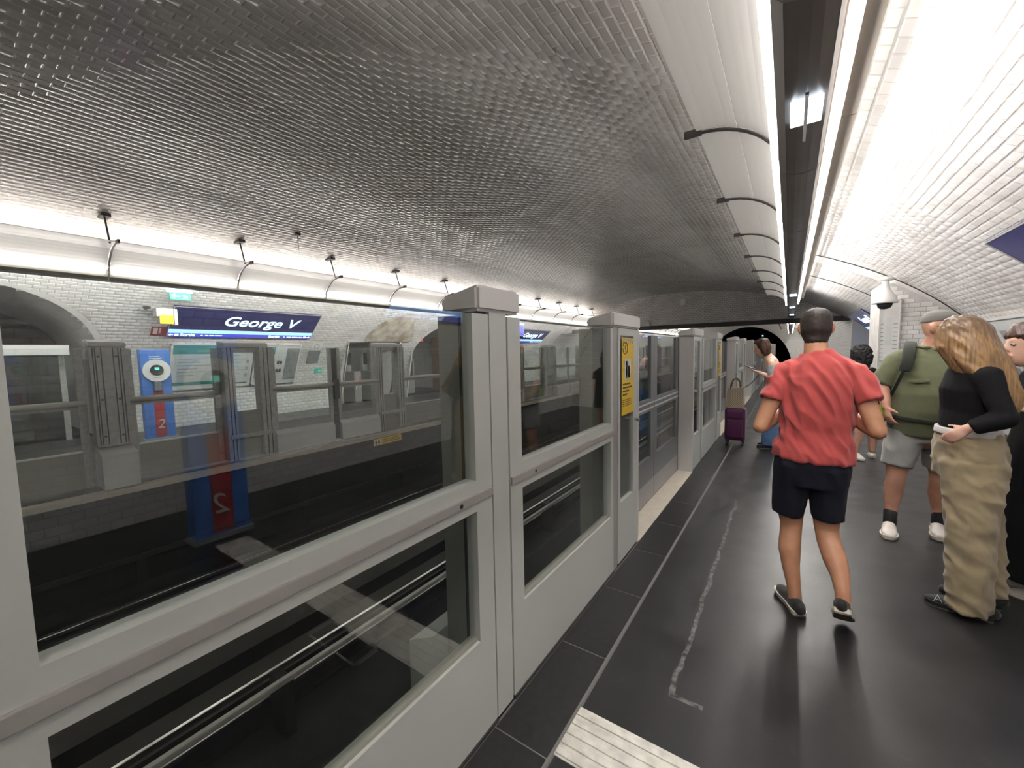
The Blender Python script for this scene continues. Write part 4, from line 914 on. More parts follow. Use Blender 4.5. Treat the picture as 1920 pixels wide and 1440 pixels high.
def strand_mat(name, c1, c2, rough=0.42):
    m = M(name, c1, rough); nt = m.node_tree; g = nt.nodes.new('ShaderNodeNewGeometry'); mp = nt.nodes.new('ShaderNodeMapping'); n = nt.nodes.new('ShaderNodeTexNoise')
    mp.inputs['Rotation'].default_value = (0, 0.62, 0); mp.inputs['Scale'].default_value = (110, 60, 5); n.inputs['Scale'].default_value = 1.0; n.inputs['Detail'].default_value = 4
    nt.links.new(g.outputs['Position'], mp.inputs['Vector']); nt.links.new(mp.outputs[0], n.inputs['Vector'])
    mx = nt.nodes.new('ShaderNodeMix'); mx.data_type = 'RGBA'; mx.inputs[6].default_value = (*c1, 1); mx.inputs[7].default_value = (*c2, 1)
    r = nt.nodes.new('ShaderNodeMapRange'); r.inputs[1].default_value = 0.35; r.inputs[2].default_value = 0.65; nt.links.new(n.outputs['Fac'], r.inputs[0]); nt.links.new(r.outputs[0], mx.inputs[0])
    nt.links.new(mx.outputs[2], nt.nodes['Principled BSDF'].inputs['Base Color'])
    bp = nt.nodes.new('ShaderNodeBump'); bp.inputs['Strength'].default_value = 0.5; bp.inputs['Distance'].default_value = 0.006; nt.links.new(n.outputs['Fac'], bp.inputs['Height']); nt.links.new(bp.outputs[0], nt.nodes['Principled BSDF'].inputs['Normal'])
    return m
MT.update(
    skin1=skin('tanned_skin', (0.50, 0.255, 0.15)), skin2=skin('ruddy_skin', (0.55, 0.30, 0.21)), skin3=skin('fair_skin', (0.66, 0.42, 0.32)),
    redtee=cloth('coral_red_jersey', (0.45, 0.072, 0.068), vs=5), navy=cloth('navy_cotton', (0.008, 0.009, 0.018), var=0.3, sheen=0.02), olive=cloth('olive_cotton', (0.125, 0.135, 0.075), vs=6),
    greycot=cloth('grey_cotton', (0.30, 0.295, 0.285)), blacktop=cloth('black_knit', (0.005, 0.005, 0.006), bump=0.4, sheen=0.0), khaki=cloth('khaki_cotton', (0.33, 0.265, 0.165), vs=5),
    denim=cloth('blue_denim', (0.065, 0.125, 0.24), vs=14), greytop=cloth('soft_grey_knit', (0.22, 0.235, 0.235)), whitecloth=cloth('white_elastic', (0.62, 0.58, 0.57)),
    hairdark=strand_mat('dark_cropped_hair', (0.018, 0.012, 0.010), (0.035, 0.024, 0.02), 0.6), hairblack=strand_mat('black_curly_hair', (0.005, 0.005, 0.006), (0.012, 0.011, 0.011), 0.75),
    hairblond=strand_mat('dark_blond_hair', (0.36, 0.215, 0.095), (0.17, 0.10, 0.05)), hairbrown=strand_mat('brown_hair', (0.075, 0.032, 0.018), (0.035, 0.016, 0.01)),
    shoeblack=cloth('black_shoe_fabric', (0.016, 0.017, 0.016), 0.7), shoewhite=M('white_shoe_leather', (0.66, 0.60, 0.54), 0.5, var=0.1, vscale=20), sole=M('cream_sole', (0.60, 0.56, 0.48), 0.6),
    soledark=M('worn_rubber_sole', (0.16, 0.135, 0.10), 0.8, var=0.3, vscale=30), capcloth=cloth('grey_cap_cloth', (0.17, 0.165, 0.15)), strap=cloth('dark_strap', (0.014, 0.018, 0.012), bump=0.5),
    neon=M('neon_yellow', (0.50, 0.72, 0.03), 0.5), plum=cloth('plum_suitcase_fabric', (0.055, 0.006, 0.04), 0.6, bs=400), weave=weave_mat('woven_straw', (0.42, 0.35, 0.25), (0.16, 0.115, 0.075), 62), lips=M('lips', (0.35, 0.09, 0.08), 0.4), eyew=M('eye_white', (0.30, 0.27, 0.25), 0.3),
)
def roots(key, z0, z1, dark=(0.085, 0.052, 0.032)):      # hair grown out: dark at the crown
    nt = MT[key].node_tree; b = nt.nodes['Principled BSDF']; src = b.inputs['Base Color'].links[0].from_socket
    g = nt.nodes.new('ShaderNodeNewGeometry'); sp = nt.nodes.new('ShaderNodeSeparateXYZ'); r = nt.nodes.new('ShaderNodeMapRange'); mx = nt.nodes.new('ShaderNodeMix'); mx.data_type = 'RGBA'
    nt.links.new(g.outputs['Position'], sp.inputs[0]); nt.links.new(sp.outputs[2], r.inputs[0]); r.inputs[1].default_value = z0; r.inputs[2].default_value = z1; r.inputs[4].default_value = 0.85
    nt.links.new(r.outputs[0], mx.inputs[0]); nt.links.new(src, mx.inputs[6]); mx.inputs[7].default_value = (*dark, 1); nt.links.new(mx.outputs[2], b.inputs['Base Color'])
V3 = lambda *a: np.array(a, float)
def unit(v): v = np.array(v, float); return v/(np.linalg.norm(v)+1e-12)
def loft(rings, side, seg=18, cap0='round', cap1='round'):
    R_ = [tuple(r) if len(r) == 5 else (*r, r[3]) for r in rings]
    P = [V3(*r[:3]) for r in R_]; n = len(P); sd = unit(side); out = []
    ts = [unit(P[min(i+1, n-1)]-P[max(i-1, 0)]) for i in range(n)]
    def ring(c, t, a, b):
        s = sd-t*(sd@t)
        if np.linalg.norm(s) < 1e-3: s = np.cross(t, V3(0, 0, 1))
        s = unit(s); d = np.cross(t, s); return [c+a*math.cos(q)*s+b*math.sin(q)*d for q in np.linspace(0, 2*math.pi, seg, endpoint=False)]
    def caps(i, sgn):
        c, t, a, b = P[i], ts[i], R_[i][3], R_[i][4]; m = min(a, b)
        return [ring(c+sgn*t*m*math.sin(q), t, a*math.cos(q), b*math.cos(q)) for q in (0.5, 1.0, 1.35)]
    if cap0 == 'round': out += caps(0, -1)[::-1]
    for i in range(n): out.append(ring(P[i], ts[i], R_[i][3], R_[i][4]))
    if cap1 == 'round': out += caps(n-1, 1)
    v = [p for r in out for p in r]; m = len(out)
    f = [(i*seg+j, i*seg+(j+1) % seg, (i+1)*seg+(j+1) % seg, (i+1)*seg+j) for i in range(m-1) for j in range(seg)]
    f += [tuple(range(seg))[::-1], tuple((m-1)*seg+j for j in range(seg))]
    return v, f
def blob(name, lofts, mat, parent, voxel=0.009, smooth=3, folds=None):
    mb = MB()
    for v, f in lofts: mb.add(v, f)
    o = mb.build(name, mat, parent); fix_normals(o)
    md = o.modifiers.new('r', 'REMESH'); md.mode = 'VOXEL'; md.voxel_size = voxel
    if smooth: ms = o.modifiers.new('s', 'SMOOTH'); ms.iterations = smooth; ms.factor = 0.5
    me = evaluate(o)
    o.modifiers.clear(); old = o.data; o.data = me; bpy.data.meshes.remove(old)
    if not me.materials: me.materials.append(MT[mat])
    if folds:
        amp, sx, sz, slant = folds
        nv = len(me.vertices); co_ = np.empty(nv*3, np.float32); me.vertices.foreach_get('co', co_); co_ = co_.reshape(-1, 3)
        nr = np.empty(nv*3, np.float32); me.vertex_normals.foreach_get('vector', nr); nr = nr.reshape(-1, 3)
        dd = np.empty(nv)
        for i_ in range(nv):
            c = co_[i_]; q = Vector((c[0]*sx+c[2]*slant, c[1]*sx, c[2]*sz))
            dd[i_] = (1-abs(noise.noise(q))*2.6)*0.8+noise.noise(q*2.3+Vector((7, 1, 3)))*0.5+0.25
        me.vertices.foreach_set('co', (co_+nr*(amp*dd)[:, None]).astype(np.float32).ravel())
    me.polygons.foreach_set('use_smooth', [True]*len(me.polygons)); me.update(); return o
def head_lofts(c, f, up=(0, 0, 1), k=1.0, ears=True):
    c = V3(*c); u = unit(up); f = unit(f-u*(V3(*f)@u) if not isinstance(f, tuple) else V3(*f)-u*(V3(*f)@u)); r = np.cross(f, u); L = []
    rg = []
    for z, a, b, s in ((-.118,.022,.024,.058),(-.10,.042,.048,.042),(-.065,.056,.074,.02),(-.02,.067,.088,.006),(.03,.073,.095,-.002),(.07,.069,.09,-.006),(.098,.052,.068,-.009),(.114,.026,.034,-.01)):
        p = c+u*z*k+f*s*k; rg.append((*p, a*k, b*k))
    L.append(loft(rg, r, 18, 'flat', 'flat'))
    def at(x, y, z): return c+r*x*k+f*y*k+u*z*k
    L.append(loft([(*at(0,.088,.022), .008*k), (*at(0,.104,-.012), .011*k), (*at(0,.108,-.03), .014*k)], r, 10))      # nose
    L.append(loft([(*at(-.03,.082,.03), .012*k), (*at(.03,.082,.03), .012*k)], f, 10))                                # brow
    L.append(loft([(*at(-.018,.086,-.066), .008*k), (*at(.018,.086,-.066), .008*k)], f, 10))                          # lips
    if ears:
        for s in (-1, 1): L.append(loft([(*at(s*.074,-.008,-.028), .008*k, .014*k), (*at(s*.082,-.012,.0), .009*k, .02*k), (*at(s*.08,-.016,.022), .008*k, .016*k)], r, 10))
    return L
def face_parts(c, f, parent, k=1.0, sides=(-1, 1), up=(0, 0, 1)):
    c = V3(*c); u = unit(up); f = unit(f); r = np.cross(f, u)
    def at(x, y, z): return c+r*x*k+f*y*k+u*z*k
    for s in sides:
        e = MB(); e.add(*loft([(*at(s*.030,.0785,.004), .010*k), (*at(s*.034,.0785,.004), .010*k)], f, 10)); eo = e.build('eye', 'eyew', parent, True)
        e = MB(); e.add(*loft([(*at(s*.032,.087,.004), .0045*k), (*at(s*.032,.089,.004), .0045*k)], r, 8)); e.build('iris', 'black', eo, True)
    m = MB(); m.add(*loft([(*at(-.02,.092,-.068), .004*k, .006*k), (*at(0,.096,-.066), .005*k, .008*k), (*at(.02,.092,-.068), .004*k, .006*k)], f, 8)); m.build('mouth', 'lips', parent, True)
def hand_lofts(w, d, n, thumb_side, k=1.0, curl=0.5):
    # w wrist, d pointing direction, n palm normal (fingers curl towards it)
    w = V3(*w); d = unit(d); n = unit(V3(*n)-d*(V3(*n)@d)); s = np.cross(d, n)*thumb_side; L = []
    L.append(loft([(*(w-d*.015), .024*k, .019*k), (*(w+d*.03*k), .034*k, .016*k), (*(w+d*.075*k), .040*k, .014*k)], s, 12))
    for i, (off, ln) in enumerate(((.030, .072), (.010, .080), (-.011, .074), (-.031, .058))):
        p = w+d*.078*k+s*off*k; dd = d; rr = [(*p, .0088*k)]
        for j, fr in enumerate((.42, .32, .26)):
            ang = curl*(0.55+0.35*j); dd = unit(dd*math.cos(ang)+n*math.sin(ang)); p = p+dd*ln*fr*k; rr.append((*p, (.0085-.001*j)*k))
        L.append(loft(rr, s, 8))
    p = w+d*.018*k+s*.026*k; rr = [(*p, .012*k)]
    for j, (ln, mix) in enumerate(((.036, .9), (.028, .45))):
        dd = unit(d*0.8+s*mix+n*0.35*(j+1)); p = p+dd*ln*k; rr.append((*p, (.010-.0015*j)*k))
    L.append(loft(rr, d, 8)); return L
def shoe(parent, heel, toe, mat, solemat='sole', w=0.046, h=0.075, up=(0, 0, 1), tread=None, high=0.0, name='shoe'):
    heel, toe = V3(*heel), V3(*toe); d = unit(toe-heel); L = np.linalg.norm(toe-heel); u = unit(V3(*up)-d*(V3(*up)@d)); s = np.cross(d, u)
    prof = ((0.0,.62),(0.06,.78),(0.2,.80),(0.42,.80),(0.62,.98),(0.78,1.0),(0.9,.82),(0.97,.52),(1.0,.25))
    def outline(z, k): return [heel+d*L*t+s*w*a*k+u*z for t, a in prof]+[heel+d*L*t-s*w*a*k+u*z for t, a in prof[::-1]]
    hts = ((0.0,h*.85+high),(0.06,h*.98+high),(0.2,h+high),(0.36,h*.98+high*.6),(0.5,h*.84),(0.66,h*.68),(0.82,h*.58),(0.95,h*.46))
    rg = []
    for t, z in hts:
        a = np.interp(t, [p[0] for p in prof], [p[1] for p in prof]); zz = max(z, .03); rg.append((*(heel+d*L*(t*0.985+.005)+u*(.022+zz*.5-.012)), w*a*.96, zz*.5))
    o = blob(name, [loft(rg, s, 18)], mat, parent, 0.006, 3)
    n = len(outline(0, 1)); a, b = outline(0.008, 1.0), outline(0.03, 1.08)
    MB().add(a+b, [tuple(range(n))[::-1], tuple(range(n, 2*n))]+[(i, (i+1) % n, n+(i+1) % n, n+i) for i in range(n)]).build('sole', solemat, o)
    a2 = outline(0.0, 0.97); MB().add(a2+a, [tuple(range(n))[::-1]]+[(i, (i+1) % n, n+(i+1) % n, n+i) for i in range(n)]).build('tread', tread or 'soledark', o)
    return o
SX = (1, 0, 0)

# ---------------------------------------------------------------- man in the red T-shirt, walking away
p = thing('person', 'person in coral red T-shirt and navy shorts walking away along the platform', 'person', (0.12, 2.78, 0))
Lf = [loft([(.12,2.81,.80,.15,.10),(.12,2.81,.92,.155,.105),(.13,2.82,1.03,.138,.095),(.133,2.82,1.15,.148,.10),(.133,2.82,1.28,.165,.105),(.133,2.82,1.37,.15,.085),(.13,2.825,1.43,.075,.065),(.122,2.835,1.48,.056,.056),(.12,2.85,1.54,.054,.056)], SX)]
Lf += head_lofts((.12,2.865,1.60), (0,1,0), up=(0,0.12,1), k=0.96)
for s, sh, el, wr in ((-1,(-.02,2.81,1.355),(-.128,2.735,1.045),(-.03,2.95,1.105)), (1,(.288,2.81,1.365),(.383,2.735,1.06),(.285,2.95,1.115))):
    m1 = (V3(*sh)+V3(*el))/2; m2 = (V3(*el)*0.62+V3(*wr)*0.38)
    Lf.append(loft([(*sh,.046),(*m1,.046),(*(V3(*el)*.9+V3(*sh)*.1),.041),(*el,.040)], SX)); Lf.append(loft([(*el,.040),(*m2,.043),(*wr,.028)], SX))
    Lf += hand_lofts(wr, V3(-s*.35,1,.25), V3(-s,0,-.2), 1 if s < 0 else -1, .95, .75)
Lf.append(loft([(.045,2.81,.84,.09),(.025,2.825,.62,.078),(.035,2.835,.47,.056),(.034,2.825,.42,.054),(.030,2.795,.33,.056),(.040,2.765,.23,.044),(.057,2.735,.13,.034),(.062,2.735,.07,.036)], SX))
Lf.append(loft([(.195,2.81,.84,.09),(.195,2.835,.62,.078),(.20,2.825,.47,.057),(.208,2.80,.42,.055),(.236,2.735,.34,.056),(.255,2.685,.28,.043),(.264,2.64,.215,.034),(.266,2.625,.16,.034)], SX))
blob('body', Lf, 'skin1', p, 0.0075, 3)
blob('hair', [loft([(.12,2.832,1.545,.058,.050),(.12,2.842,1.575,.070,.075),(.12,2.855,1.615,.0745,.088),(.12,2.865,1.66,.073,.093),(.12,2.868,1.683,.064,.083),(.12,2.871,1.699,.050,.064),(.12,2.872,1.711,.030,.038),(.12,2.872,1.716,.010,.012)], SX, 18, 'round', 'flat')], 'hairdark', p, 0.007, 2, (0.002, 60, 60, 0))
sh_ = [loft([(.12,2.815,.872,.186,.132),(.122,2.815,.93,.180,.130),(.13,2.815,1.04,.160,.118),(.134,2.815,1.14,.167,.122),(.134,2.815,1.24,.176,.122),(.134,2.815,1.33,.176,.108),(.133,2.82,1.395,.145,.085),(.13,2.825,1.435,.090,.072),(.125,2.83,1.462,.064,.062)], SX, 28, 'flat', 'flat')]
sh_.append(loft([(.03,2.812,1.375,.052),(-.02,2.808,1.352,.056),(-.052,2.79,1.28,.058,.062),(-.080,2.768,1.205,.054,.062)], SX, 18, 'round', 'flat')); sh_.append(loft([(.24,2.812,1.382,.052),(.290,2.808,1.36,.056),(.322,2.79,1.29,.058,.062),(.352,2.768,1.215,.054,.062)], SX, 18, 'round', 'flat'))
blob('t_shirt', sh_, 'redtee', p, 0.007, 1, (0.013, 15, 4.5, 7))
sh_ = [loft([(.12,2.815,.905,.172,.128),(.12,2.815,.84,.176,.130),(.12,2.82,.73,.165,.122)], SX, 24, 'flat', 'flat'), loft([(.042,2.815,.84,.098,.12),(.028,2.825,.70,.088,.105),(.016,2.832,.532,.075,.094)], SX, 20, 'round', 'flat'), loft([(.198,2.815,.84,.098,.12),(.198,2.83,.70,.086,.105),(.202,2.832,.538,.074,.094)], SX, 20, 'round', 'flat')]
blob('shorts', sh_, 'navy', p, 0.0075, 2, (0.005, 11, 4, 2))
shoe(p, (.088,2.665,0), (-.01,2.915,0), 'shoeblack', w=.047)
shoe(p, (.258,2.565,.135), (.285,2.735,0.012), 'shoeblack', w=.047, up=(0,.75,.66))

# ---------------------------------------------------------------- man in the olive shirt facing us
p = thing('person', 'person in olive shirt, grey shorts and cap with a backpack, facing the red-shirted walker', 'person', (.88, 4.36, 0))
S2 = (-1, .12, 0)
Lf = [loft([(.89,4.38,.82,.17,.13),(.89,4.37,.95,.185,.15),(.89,4.36,1.1,.185,.15),(.89,4.37,1.27,.19,.13),(.89,4.38,1.38,.17,.10),(.895,4.38,1.45,.085,.075),(.905,4.37,1.50,.062,.064),(.915,4.355,1.55,.06,.062)], S2)]
hc2, hf2 = (.925,4.34,1.62), V3(.86,-.5,0)
Lf += head_lofts(hc2, hf2, k=1.04)
for sh, el, wr, hd, ts in (((.715,4.37,1.39),(.607,4.33,1.20),(.637,4.235,1.02),(.12,-.35,-1),1), ((1.075,4.40,1.39),(1.17,4.40,1.14),(1.10,4.24,1.0),(-.3,-.6,-.6),-1)):
    m2 = V3(*el)*.62+V3(*wr)*.38
    Lf.append(loft([(*sh,.065),(*((V3(*sh)+V3(*el))/2),.057),(*el,.048)], S2)); Lf.append(loft([(*el,.047),(*m2,.047),(*wr,.030)], S2)); Lf += hand_lofts(wr, hd, (.8,.3,0) if ts > 0 else (-.8,.3,0), ts, 1.05, .6)
Lf.append(loft([(.78,4.37,.82,.10),(.745,4.35,.62,.085),(.728,4.33,.48,.062),(.724,4.33,.42,.060),(.722,4.355,.33,.064),(.712,4.345,.2,.042),(.706,4.33,.10,.038)], S2))
Lf.append(loft([(.985,4.41,.82,.10),(.995,4.45,.62,.085),(1.0,4.46,.48,.062),(1.0,4.46,.42,.060),(1.005,4.49,.33,.064),(1.012,4.50,.2,.042),(1.015,4.49,.10,.038)], S2))
blob('body', Lf, 'skin2', p, 0.009, 3)
face_parts(hc2, hf2, p, 1.04)
blob('beard', [loft([(.945,4.325,1.525,.035,.045),(.935,4.328,1.545,.052,.07),(.932,4.332,1.562,.055,.075)], np.cross(hf2, V3(0,0,1)))], M('short_grey_beard', (.38,.27,.21), .8, var=.3, vscale=80), p, 0.008, 2)
sh_ = [loft([(.89,4.37,.815,.212,.172),(.89,4.365,.90,.226,.19),(.89,4.36,1.0,.232,.20),(.89,4.355,1.12,.228,.195),(.89,4.365,1.25,.222,.17),(.89,4.375,1.36,.205,.135),(.895,4.38,1.43,.14,.10),(.90,4.378,1.475,.085,.082)], S2, 28, 'flat', 'flat')]
sh_.append(loft([(.76,4.375,1.40,.072),(.705,4.365,1.37,.078),(.648,4.342,1.27,.072),(.612,4.328,1.205,.066)], S2, 18, 'round', 'flat')); sh_.append(loft([(.616,4.33,1.215,.068),(.606,4.326,1.19,.069)], S2, 18, 'flat', 'flat')); sh_.append(loft([(1.02,4.39,1.40,.072),(1.08,4.40,1.37,.078),(1.13,4.405,1.27,.07),(1.16,4.405,1.18,.064)], S2, 18, 'round', 'flat'))
so = blob('shirt', sh_, 'olive', p, 0.0085, 2, (0.006, 10, 4, 4))
blob('collar', [loft([(.86,4.30,1.475,.012,.03),(.83,4.36,1.485,.012,.03),(.86,4.43,1.50,.012,.03)], (0,0,1)), loft([(.90,4.29,1.46,.012,.03),(.965,4.33,1.475,.012,.03),(.96,4.42,1.49,.012,.03)], (0,0,1))], 'olive', so, 0.007, 2)
MB().add(*loft([(.80,4.185,1.235,.055,.006),(.80,4.183,1.22,.055,.007)], S2, 12)).build('pocket_flap', 'olive', so, True)
blob('shorts', [loft([(.89,4.38,.90,.195,.155),(.89,4.39,.76,.20,.155)], S2, 24, 'flat', 'flat'), loft([(.78,4.37,.80,.115,.13),(.745,4.35,.66,.105,.118),(.728,4.335,.545,.096,.105)], S2, 20, 'round', 'flat'), loft([(.985,4.41,.80,.115,.13),(.995,4.44,.66,.105,.118),(1.0,4.455,.54,.096,.105)], S2, 20, 'round', 'flat')], 'greycot', p, 0.009, 2, (0.006, 9, 4, 2))
for c in ((.706,4.33), (1.015,4.49)): MB().add(*loft([(c[0],c[1],.07,.042),(c[0]+.002,c[1]+.006,.165,.043),(c[0]+.003,c[1]+.008,.17,.040)], S2, 16)).build('sock', 'black', p, True)
shoe(p, (.712,4.39,0), (.672,4.115,0), 'shoewhite', 'sole', .052, .085); shoe(p, (1.02,4.55,0), (.985,4.28,0), 'shoewhite', 'sole', .052, .085)
rr_ = np.cross(unit(hf2), V3(0,0,1)); hcv = V3(*hc2)
def hp(x, y, z): return hcv+rr_*x+unit(hf2)*y+V3(0,0,z)
co = blob('cap', [loft([(*hp(0,-.006,.045),.080,.104),(*hp(0,-.008,.085),.078,.100),(*hp(0,-.01,.115),.062,.080),(*hp(0,-.01,.132),.034,.045),(*hp(0,-.01,.14),.01,.012)], rr_, 20, 'flat', 'flat')], 'capcloth', p, 0.008, 2)
br = [hp(math.sin(q)*.085, .075+math.cos(q)*.105, .046+.012*math.cos(q)) for q in np.linspace(-1.45, 1.45, 15)]
MB().prism(br, (0,0,.006)).build('brim', 'capcloth', co)
gl = MB(); gl.tube([hp(-.072,.0,.012), hp(-.062,.085,.012)], .0035, 6); gl.tube([hp(.072,.0,.012), hp(.062,.085,.012)], .0035, 6)
for s in (-1, 1): gl.tube([hp(s*.032+.024*math.cos(q), .099, .004+.017*math.sin(q)) for q in np.linspace(0, 2*math.pi, 14)], .0035, 6)
gl.tube([hp(-.009,.102,.008), hp(.009,.102,.008)], .003, 6); gl.build('glasses', 'black', p)
bp_ = thing('backpack', 'dark olive backpack with chest straps worn by the person in the cap', 'backpack', (.9, 4.65, .9))
blob('bag', [loft([(.90,4.64,.95,.16,.09),(.90,4.66,1.1,.17,.10),(.90,4.65,1.3,.165,.09),(.90,4.62,1.45,.12,.06)], S2, 20)], 'strap', bp_, 0.012, 2)
def strap(pts, w, th, nm='strap', mat='strap', sd=(-.7,.2,.6)): MB().add(*loft([(*q, w, th) for q in pts], sd, 12)).build(nm, mat, bp_, True)
strap([(.80,4.50,1.49),(.775,4.37,1.515),(.755,4.27,1.46),(.735,4.205,1.38),(.718,4.185,1.31)], .036, .012, sd=(-1,.3,0)); strap([(.718,4.18,1.32),(.695,4.19,1.24),(.672,4.25,1.14),(.668,4.36,1.05)], .014, .006, sd=(-1,-.5,0)); strap([(1.0,4.5,1.48),(1.03,4.37,1.49),(1.04,4.27,1.43),(1.06,4.21,1.30),(1.09,4.25,1.15)], .034, .012, sd=(-1,0,0))
belt = [(.89+.238*math.cos(q)*1.0, 4.36+.207*math.sin(q), .925-.02*math.cos(q)) for q in np.linspace(-.1, math.pi*-1-.0, 20)]; strap(belt, .017, .006, 'hip_belt', sd=(0,0,1))
strap([(.652,4.40,.90),(.648,4.42,.96),(.655,4.44,1.03)], .03, .02, 'neon_pouch', 'neon', (1,0,0))

# ---------------------------------------------------------------- woman with long blond hair
p = thing('person', 'person with long dark-blond hair in black top and khaki trousers', 'person', (.85, 3.27, 0))
S3 = (0, 1, 0)
Lf = [loft([(.845,3.28,.86,.15,.115),(.835,3.28,1.0,.13,.10),(.84,3.28,1.13,.13,.10),(.845,3.28,1.26,.15,.105),(.84,3.28,1.35,.15,.085),(.825,3.28,1.40,.075,.065),(.81,3.28,1.46,.05,.052)], S3)]
Lf += head_lofts((.80,3.275,1.535), V3(-1,.35,0), up=(.12,0,1), k=.93)
for y, el, wr, hd, ts in ((3.13,(.905,3.06,1.12),(.79,3.09,1.055),(-.75,.15,-.7),1), (3.43,(.90,3.52,1.10),(.90,3.50,.90),(-.1,0,-1),-1)):
    sh = (.845,y,1.335); m2 = V3(*el)*.6+V3(*wr)*.4
    Lf.append(loft([(*sh,.048),(*((V3(*sh)+V3(*el))/2),.042),(*el,.036)], S3)); Lf.append(loft([(*el,.036),(*m2,.034),(*wr,.025)], S3)); Lf += hand_lofts(wr, hd, (0.2,.8,-.1), -ts, .85, .5)
for a, b in (((.845,3.21),(.87,3.20)), ((.86,3.35),(.93,3.37))): Lf.append(loft([(a[0],a[1],.85,.085),(a[0]+.005,a[1],.6,.07),(b[0],b[1],.45,.052),(b[0],b[1],.1,.034),(b[0],b[1],.06,.034)], S3))
blob('body', Lf, 'skin3', p, 0.0085, 3); face_parts((.80,3.275,1.535), V3(-1,.35,0), p, .93)
tp = [loft([(.832,3.28,1.035,.142,.118),(.838,3.28,1.13,.142,.115),(.842,3.275,1.25,.165,.128),(.84,3.28,1.35,.16,.10),(.828,3.28,1.405,.082,.075),(.82,3.28,1.43,.06,.062)], S3, 24, 'flat', 'flat')]
for y, el, wr in ((3.13,(.905,3.06,1.12),(.80,3.087,1.06)), (3.43,(.90,3.52,1.10),(.90,3.502,.92))):
    tp.append(loft([(.842,y+(.03 if y < 3.2 else -.03),1.345,.055),(.85,y,1.33,.062),(*((V3(.85,y,1.33)+V3(*el))/2),.050),(*el,.044)], S3)); tp.append(loft([(*el,.049),(*((V3(*el)+V3(*wr))/2),.044),(*wr,.036)], S3, 18, 'round', 'flat'))
blob('black_top', tp, 'blacktop', p, 0.0085, 2, (0.003, 9, 6, 3))
tr = [loft([(.835,3.28,1.005,.145,.122),(.845,3.28,.92,.165,.138),(.85,3.28,.76,.165,.138)], S3, 26, 'flat', 'flat'),
      loft([(.845,3.21,.84,.10,.128),(.85,3.19,.62,.085,.108),(.848,3.175,.42,.084,.095),(.848,3.165,.2,.084,.088),(.852,3.165,.035,.084,.082)], S3, 22, 'round', 'flat'), loft([(.86,3.35,.84,.10,.125),(.895,3.37,.62,.085,.105),(.94,3.385,.42,.084,.09),(.965,3.39,.2,.084,.082),(.975,3.39,.06,.084,.078)], S3, 22, 'round', 'flat')]
blob('trousers', tr, 'khaki', p, 0.0085, 1, (0.011, 11, 8, 7))
wb = blob('waistband', [loft([(.834,3.28,.995,.155,.133),(.834,3.28,1.036,.151,.129)], S3, 28, 'flat', 'flat')], 'whitecloth', p, 0.007, 1)
hr = [loft([(.80,3.265,1.648,.02,.02),(.80,3.265,1.640,.05,.055),(.79,3.26,1.615,.082,.08),(.788,3.25,1.57,.106,.096),(.795,3.235,1.50,.114,.105),(.83,3.215,1.42,.105,.105),(.87,3.195,1.345,.092,.09),(.91,3.175,1.27,.070,.068),(.945,3.16,1.20,.042,.045),(.965,3.155,1.155,.016,.02)], SX, 22, 'flat', 'round')]
hr.append(loft([(.735,3.19,1.52,.02),(.755,3.165,1.44,.028),(.80,3.14,1.37,.03),(.86,3.12,1.31,.028),(.91,3.12,1.24,.02)], SX, 12)); hr.append(loft([(.86,3.19,1.50,.025),(.90,3.16,1.42,.03),(.935,3.15,1.33,.03),(.965,3.14,1.25,.022),(.985,3.14,1.18,.01)], SX, 12))
blob('hair', hr, 'hairblond', p, 0.0075, 2, (0.006, 26, 3, 18))
roots('hairblond', 1.50, 1.63)
s1_ = shoe(p, (.95,3.175,0), (.695,3.235,0), 'shoeblack', 'black', .048, .075, tread='soledark'); shoe(p, (1.03,3.35,0), (.79,3.40,0), 'shoeblack', 'black', .048, .075, tread='soledark')
put_text('lettering', 'AI', .062, (.715,3.172,.038), unit((1,-.22,0)), unit((.02,.35,.9)), 'paper', s1_, bold=-.002, extrude=.001)

# ---------------------------------------------------------------- person in black at the wall side
p = thing('person', 'person in long black dress with white shoes beside the blond woman', 'person', (1.2, 3.6, 0))
Lf = [loft([(1.21,3.6,.9,.14,.10),(1.21,3.6,1.05,.125,.09),(1.21,3.6,1.2,.14,.095),(1.205,3.6,1.30,.14,.08),(1.19,3.6,1.35,.07,.06),(1.165,3.6,1.41,.048,.05)], S3)]
hf4 = V3(-1,-.1,0); hc4 = (1.135,3.595,1.485); Lf += head_lofts(hc4, hf4, k=.95)
for y, el, wr in ((3.46,(1.28,3.36,1.09),(1.10,3.31,1.14)), (3.74,(1.27,3.8,1.08),(1.12,3.72,1.0))):
    Lf.append(loft([(1.21,y,1.285,.046),(*((V3(1.21,y,1.285)+V3(*el))/2),.041),(*el,.036)], S3)); Lf.append(loft([(*el,.036),(*((V3(*el)+V3(*wr))/2),.034),(*wr,.024)], S3)); Lf += hand_lofts(wr, (-1,.1,.1), (0,.3,-1), 1 if y < 3.6 else -1, .9, .5)
for y in (3.53, 3.67): Lf.append(loft([(1.21,y,.86,.08),(1.21,y,.5,.052),(1.225,y,.33,.05),(1.24,y,.1,.034)], S3))
blob('body', Lf, 'skin3', p, 0.009, 3); face_parts(hc4, hf4, p, .95)
dr = [loft([(1.20,3.6,.13,.20,.155),(1.20,3.6,.5,.185,.15),(1.205,3.6,.85,.165,.135),(1.21,3.6,1.02,.14,.105),(1.21,3.6,1.2,.15,.108),(1.205,3.6,1.30,.15,.09),(1.195,3.6,1.345,.085,.07)], S3, 26, 'flat', 'flat')]
